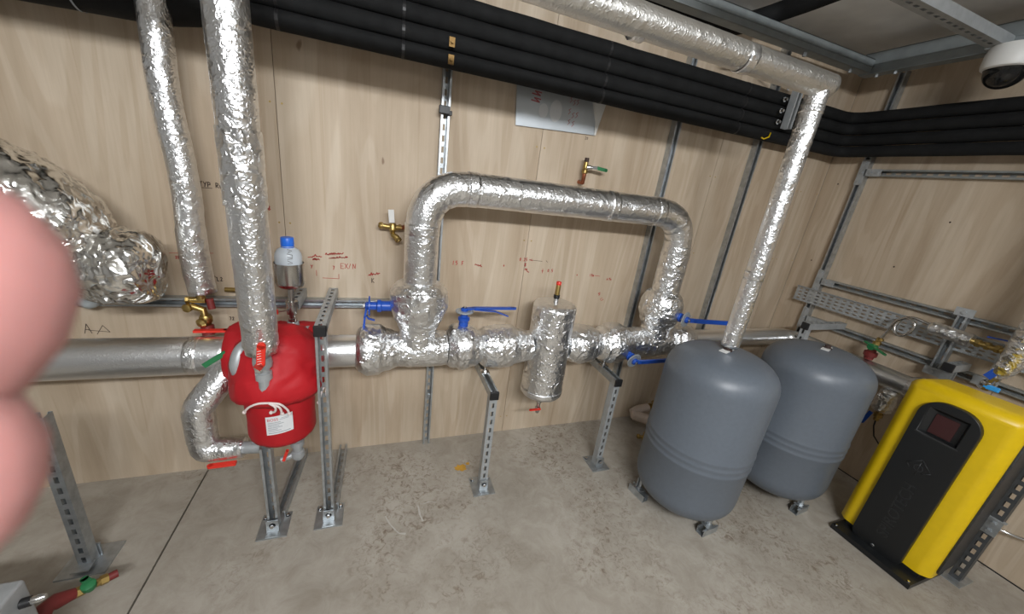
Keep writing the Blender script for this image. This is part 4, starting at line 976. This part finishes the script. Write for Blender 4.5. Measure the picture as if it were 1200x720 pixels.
# floor valve and tank edge at bottom left
t = thing('drain_cock', (-.98, -.70, .08), 'red-painted drain cock with green lever on floor at bottom left', 'valve')
bm = B(); tube(bm, [(-1.02, -.86, .06), (-1.03, -.76, .115), (-1.015, -.735, .11), (-.985, -.705, .095)], [.022, .026, .026, .018], 12); tube(bm, [(-.925, -.655, .08), (-.905, -.64, .078)], .014, 12); obj('red_pipe', bm, M['dark_red'], t, 40)
bm = B(); tube(bm, [(-.99, -.708, .095), (-.925, -.655, .08)], .013, 8); hexnut(bm, (-.985, -.704, .093), (.75, .6, -.2), .018, .022); hexnut(bm, (-.94, -.667, .084), (.75, .6, -.2), .017, .02); obj('brass_body', bm, M['brass'], t, 40)
bm = B(); lathe(bm, (-.955, -.69, .085), (.1, -.2, 1), [(.014, 0), (.02, .012), (.02, .03), (.012, .034)], 10); lever(bm, [(-.955, -.69, .118), (-.972, -.675, .118)], .022, .006); obj('handle', bm, M['green_plastic'], t, 40)
t = thing('grey_cabinet', (-1.25, -1.05, 0), 'grey metal cabinet edge at the bottom left corner below the finger', 'cabinet')
bm = B(); box(bm, (-1.165, -1.02, .195), (.44, .30, .39)); bevel(bm, .008, 2); obj('body', bm, M['galv_lit'], t, 50)
bm = B(); lathe(bm, (-.945, -.905, .335), (1, .2, 0), [(.014, 0), (.014, .02)], 12); obj('port_collar', bm, M['black_plastic'], t, 40)
bm = B(); lathe(bm, (-.925, -.901, .335), (1, .2, 0), [(.011, 0), (.011, .018), (.007, .028)], 12); obj('port', bm, M['chrome'], t, 40)

# ------------------------------------------------------------------ marker writing on the plywood
G = {'E': [[(1, 1), (0, 1), (0, 0), (1, 0)], [(0, .5), (.8, .5)]], 'X': [[(0, 0), (1, 1)], [(0, 1), (1, 0)]], '/': [[(0, 0), (.6, 1)]], 'N': [[(0, 0), (.1, 1), (.8, .1), (1, 1)]],
     'K': [[(0, 0), (0, 1)], [(.8, 1), (0, .45), (.9, 0)]], 'T': [[(0, 1), (1, 1)], [(.5, 1), (.4, 0)]], 'Y': [[(0, 1), (.5, .5), (1, 1)], [(.5, .5), (.3, 0)]], 'P': [[(0, 0), (.1, 1), (.8, .9), (.8, .5), (.1, .45)]],
     'R': [[(0, 0), (.1, 1), (.8, .9), (.7, .5), (.1, .45), (.9, 0)]], 'u': [[(0, .6), (.1, 0), (.7, .05), (.8, .6)], [(.8, .6), (.9, 0)]], '1': [[(.3, 1), (.2, 0)]], '5': [[(.9, 1), (.2, 1), (.1, .55), (.7, .6), (.8, .2), (.2, 0)]],
     '2': [[(.1, .8), (.5, 1), (.8, .7), (.1, 0), (.9, .05)]], '8': [[(.5, .5), (.1, .8), (.5, 1), (.8, .8), (.1, .2), (.5, 0), (.9, .25), (.5, .5)]], '0': [[(.5, 1), (.1, .6), (.3, 0), (.8, .3), (.8, .8), (.5, 1)]], '.': [[(.4, 0), (.5, .06)]],
     'F': [[(.8, 1), (.1, 1), (.1, 0)], [(.1, .5), (.6, .5)]], 'x': [[(0, 0), (.7, .6)], [(0, .6), (.7, 0)]], 'm': [[(0, 0), (.1, .6), (.4, .5), (.45, 0)], [(.45, .5), (.8, .6), (.9, 0)]], '+': [[(.5, 1), (.5, 0)], [(.1, .5), (.9, .5)]],
     '-': [[(.1, .5), (.9, .55)]], 'S': [[(.9, .9), (.3, 1), (.2, .6), (.8, .4), (.7, 0), (.1, .1)]], 'o': [[(.4, .6), (.1, .3), (.4, 0), (.7, .3), (.4, .6)]], 'A': [[(0, 0), (.5, 1), (1, 0)], [(.2, .4), (.8, .4)]], '7': [[(.1, 1), (.8, .95), (.4, 0)]], 'L': [[(.1, 1), (.1, 0), (.8, 0)]]}
def stroke(bm, pts, r, yy=-.0006):
    for a, b in zip(pts[:-1], pts[1:]):
        a, b = V((a[0], yy, a[1])), V((b[0], yy, b[1]))
        if (b-a).length < 1e-6: continue
        d = (b-a).normalized(); s = V((-d.z, 0, d.x))*r
        bm.faces.new([bm.verts.new(q) for q in (a-s-d*r*.5, b-s+d*r*.5, b+s+d*r*.5, a+s-d*r*.5)])
def write(s, x, z, h, m='ink_red', r=.0017, ang=0.0, w_=.62):
    bm = B(); cx_ = 0
    ca, sa = math.cos(ang), math.sin(ang)
    for ch in s:
        for st in G.get(ch, []):
            P_ = [(cx_+u*h*w_*.85, v*h) for u, v in st]; stroke(bm, [(x+a*ca-b*sa, z+a*sa+b*ca) for a, b in P_], r)
        cx_ += h*w_*1.15
    bmesh.ops.recalc_face_normals(bm, faces=bm.faces)
    return obj('marker_writing', bm, M[m], wb)
def scrawl(x, z, w_, h, m='ink_red', seed=1, r=.0013, slope=.1):
    rng = random.Random(seed); n = int(w_/h*3.2)+3; pts = [(x+w_*k/n, z+slope*w_*k/n+h*rng.random()*(1 if k % 2 else .3)) for k in range(n+1)]
    bm = B(); stroke(bm, pts, r); return obj('marker_writing', bm, M[m], wb)
def line(pts, m='ink_red', r=.0012):
    bm = B(); stroke(bm, pts, r); return obj('marker_line', bm, M[m], wb)
write('TYP Ru', -.715, 1.448, .020, 'ink_dark'); line([(-.715, 1.443), (-.672, 1.444)], 'ink_dark')
write('28', -.485, 1.372, .018, r=.002)
scrawl(-.322, 1.160, .060, .018, seed=4, r=.002); scrawl(-.302, 1.147, .030, .012, seed=5, r=.002)
scrawl(-.245, 1.176, .080, .014, seed=6, r=.002); scrawl(-.230, 1.160, .085, .010, seed=7, r=.002)
write('EX/N', -.178, 1.112, .026, 'ink_red', .0013); write('7', -.215, 1.105, .018); write('Y', -.312, 1.108, .016)
line([(-.288, 1.098), (-.288, 1.070)]); line([(-.262, 1.060), (-.188, 1.058), (-.188, 1.082)])
scrawl(-.048, 1.078, .055, .018, seed=9, r=.0022, slope=.2); write('K', -.032, 1.042, .024, 'ink_dark', .0016)
write('15', .385, 1.158, .022); write('F', .435, 1.158, .022); scrawl(.51, 1.16, .042, .016, seed=11, r=.0018, slope=-.2)
write('x', .680, 1.163, .012, r=.002); write('0.25', .775, 1.200, .018); line([(.860, 1.204), (.835, 1.208), (.855, 1.214)]); line([(.835, 1.209), (.92, 1.204)], 'ink_dark')
write('8', .810, 1.168, .020, r=.002); scrawl(.815, 1.145, .03, .02, seed=13, r=.002, slope=-.5); line([(.945, 1.21), (.955, 1.20)], 'ink_dark')
write('+', .925, 1.132, .026); write('0.5', .965, 1.14, .018); write('x', 1.17, 1.125, .012, r=.0018)
write('15m', 1.265, 1.124, .015); line([(1.30, 1.130), (1.34, 1.127)]); write('x15x', 1.395, 1.104, .014)
write('No VLT', 1.352, 1.010, .016, 'ink_red', .0014, -.95)
write('A', -1.205, .775, .045, 'ink_dark', .0014); line([(-1.19, .79), (-1.12, .78), (-1.14, .812), (-1.165, .77)], 'ink_dark')
write('72', -.672, .835, .016, 'ink_dark'); scrawl(-.62, .84, .04, .012, 'ink_dark', 14)
line([(-.86, 1.152), (-.70, 1.160)], r=.0009); write('28', -.84, 1.128, .012, r=.0016); line([(-.77, 1.07), (-.73, 1.075), (-.70, 1.045)], 'ink_dark'); write('L2', -.70, 1.03, .018, 'ink_dark')
write('20', 1.065, 1.898, .014, 'ink_dark', .001)
# writing on the sheet and on the bottle
bm = B()
for k, (x, z) in enumerate(((.935, 2.055), (.955, 2.045), (.975, 2.05), (.935, 2.00), (.958, 1.985), (.98, 1.99), (.94, 1.95), (.965, 1.945))):
    stroke(bm, [(x, z), (x+.010, z+.012), (x, z+.020), (x+.012, z+.028)], .0014, -.0128)
for z in (2.03, 2.06): stroke(bm, [(.72, z), (.765, z-.004), (.735, z+.012), (.77, z+.010)], .003, -.0128)
sh = [o for o in bpy.data.objects if o.name.startswith('metal_sheet')][0]
obj('marker_writing', bm, M['ink_faint'], sh, None, 'faint red marker on the sheet')
bo = [o for o in bpy.data.objects if o.name.startswith('plastic_bottle')][0]
bm = B()
for q in ([(0, 0), (.018, .004), (0, .014)], [(0, .020), (.018, .022)], [(0, .03), (.018, .026), (.018, .038), (0, .042)], [(.004, .048), (.018, .055), (.002, .060)]):
    pts = [V((FX+.006+u, FY-.0505+.5*(u**2)*8, 1.205+v)) for u, v in q]; tube(bm, pts, .0009, 5)
obj('marker_writing', bm, M['ink_dark'], bo)
# pale print on the thick pipe valve's handle
bm = B()
for k in range(6):
    z = .93+k*.010; tube(bm, [V((-.389+.0007*k, -.6485-.0008*k, z)), V((-.377+.0007*k, -.6495-.0008*k, z+.003))], .0009, 5)
hv = [o for o in bpy.data.objects if o.name.startswith('ball_valve') and 'red handle' in o.get('label', '')][0]
obj('handle_print', bm, M['print_light'], hv)

# ------------------------------------------------------------------ ceiling lights (behind the camera)
for i, (x, y, z) in enumerate(BATTENS):
    t = thing('batten_light_fitting', (x, y, z), ['white batten light fitting on the ceiling behind the camera, nearer the middle', 'white batten light fitting on the ceiling behind the camera, towards the right wall'][i], 'light')
    bm = B(); box(bm, (x, y, z+.055), (1.25, .10, .05)); bevel(bm, .006, 1); obj('body', bm, M['white_plastic'], t)
    bm = B(); box(bm, (x, y, z-.0), (1.2, .075, .06)); bevel(bm, .02, 3); obj('diffuser', bm, M['diffuser'], t, 50)

# ------------------------------------------------------------------ the photographer's hand at the lens
def hand():
    vs = []; es = []; rs = []
    def add(p, r, parent=None):
        vs.append(V(p)); rs.append(r); i = len(vs)-1
        if parent is not None: es.append((parent, i))
        return i
    # camera-frame metres: x right, y up, z towards the photographer
    fore = add((-.30, -.085, .03), .030); wr_ = add((-.235, -.060, .015), .026, fore); palm = add((-.185, -.040, -.005), .030, wr_)
    p2 = add((-.145, -.030, -.020), .028, palm)
    fingers = [((-.125, .000, -.030), (-.088, .010, -.040), (-.066, .001, -.034), (-.0482, -.0004, -.0275), .0178),
               ((-.120, -.020, -.030), (-.082, -.012, -.042), (-.064, -.017, -.035), (-.0490, -.0172, -.0275), .0136),
               ((-.122, -.040, -.028), (-.088, -.038, -.040), (-.068, -.037, -.036), (-.052, -.036, -.030), .0080),
               ((-.128, -.058, -.024), (-.102, -.060, -.034), (-.086, -.060, -.032), (-.074, -.058, -.028), .0070)]
    for a, b, c, d, r in fingers:
        i = add(a, min(.0125, r*1.45), p2); i = add(b, min(.0125, r*1.12), i); i = add(c, r*1.0, i); add(d, r*.93, i)
    i = add((-.165, -.010, .008), .020, palm); i = add((-.130, .010, .020), .012, i); i = add((-.100, .018, .022), .0105, i); add((-.078, .020, .018), .009, i)
    me = bpy.data.meshes.new('hand'); me.from_pydata(vs, es, []); o = bpy.data.objects.new('hand', me); COL.objects.link(o)
    sk = o.modifiers.new('skin', 'SKIN'); sk.use_smooth_shade = True
    for v, r in zip(me.skin_vertices[0].data, rs): v.radius = (r, r)
    me.skin_vertices[0].data[wr_].use_root = True
    ss = o.modifiers.new('sub', 'SUBSURF'); ss.levels = 2; ss.render_levels = 2
    bpy.context.view_layer.update()
    m2 = bpy.data.meshes.new_from_object(o.evaluated_get(bpy.context.evaluated_depsgraph_get())); bpy.data.objects.remove(o)
    m2.materials.clear(); m2.materials.append(M['skin'])
    h = bpy.data.objects.new('hand', m2); COL.objects.link(h)
    h.matrix_world = Matrix(((0.93969454, -0.00667311, -0.34194975, 0.0), (-0.31902627, 0.34326292, -0.88339844, -1.98), (0.12327369, 0.93921565, 0.32043339, 1.63), (0, 0, 0, 1)))
    tag(h, 'blurred pink fingertips of the photographer covering the left edge', 'hand')
hand()

# ------------------------------------------------------------------ groups of repeats
for o in bpy.data.objects:
    if o.parent or 'category' not in o: continue
    b = o.name.split('.')[0]; lab_ = o.get('label', '')
    g = {'butterfly_valve': 'foil-wrapped butterfly valves with blue levers', 'expansion_vessel': 'grey expansion vessels', 'pipe_support': 'floor-standing steel pipe supports',
         'wall_channel': 'upright steel channels on the back wall', 'pipe_joint': 'foil-wrapped flanges on the main pipe', 'pipe_tee': 'foil-wrapped tees on the main pipe',
         'batten_light_fitting': 'ceiling batten lights', 'cantilever_arm': 'steel cantilever arms'}.get(b)
    if b == 'lagged_pipe' and 'of the four' in lab_: g = 'four black lagged pipes in the wall bundle'
    if b == 'lagged_pipe' and 'fat' in lab_: g = 'fat black lagged pipes at top left'
    if g: o['group'] = g
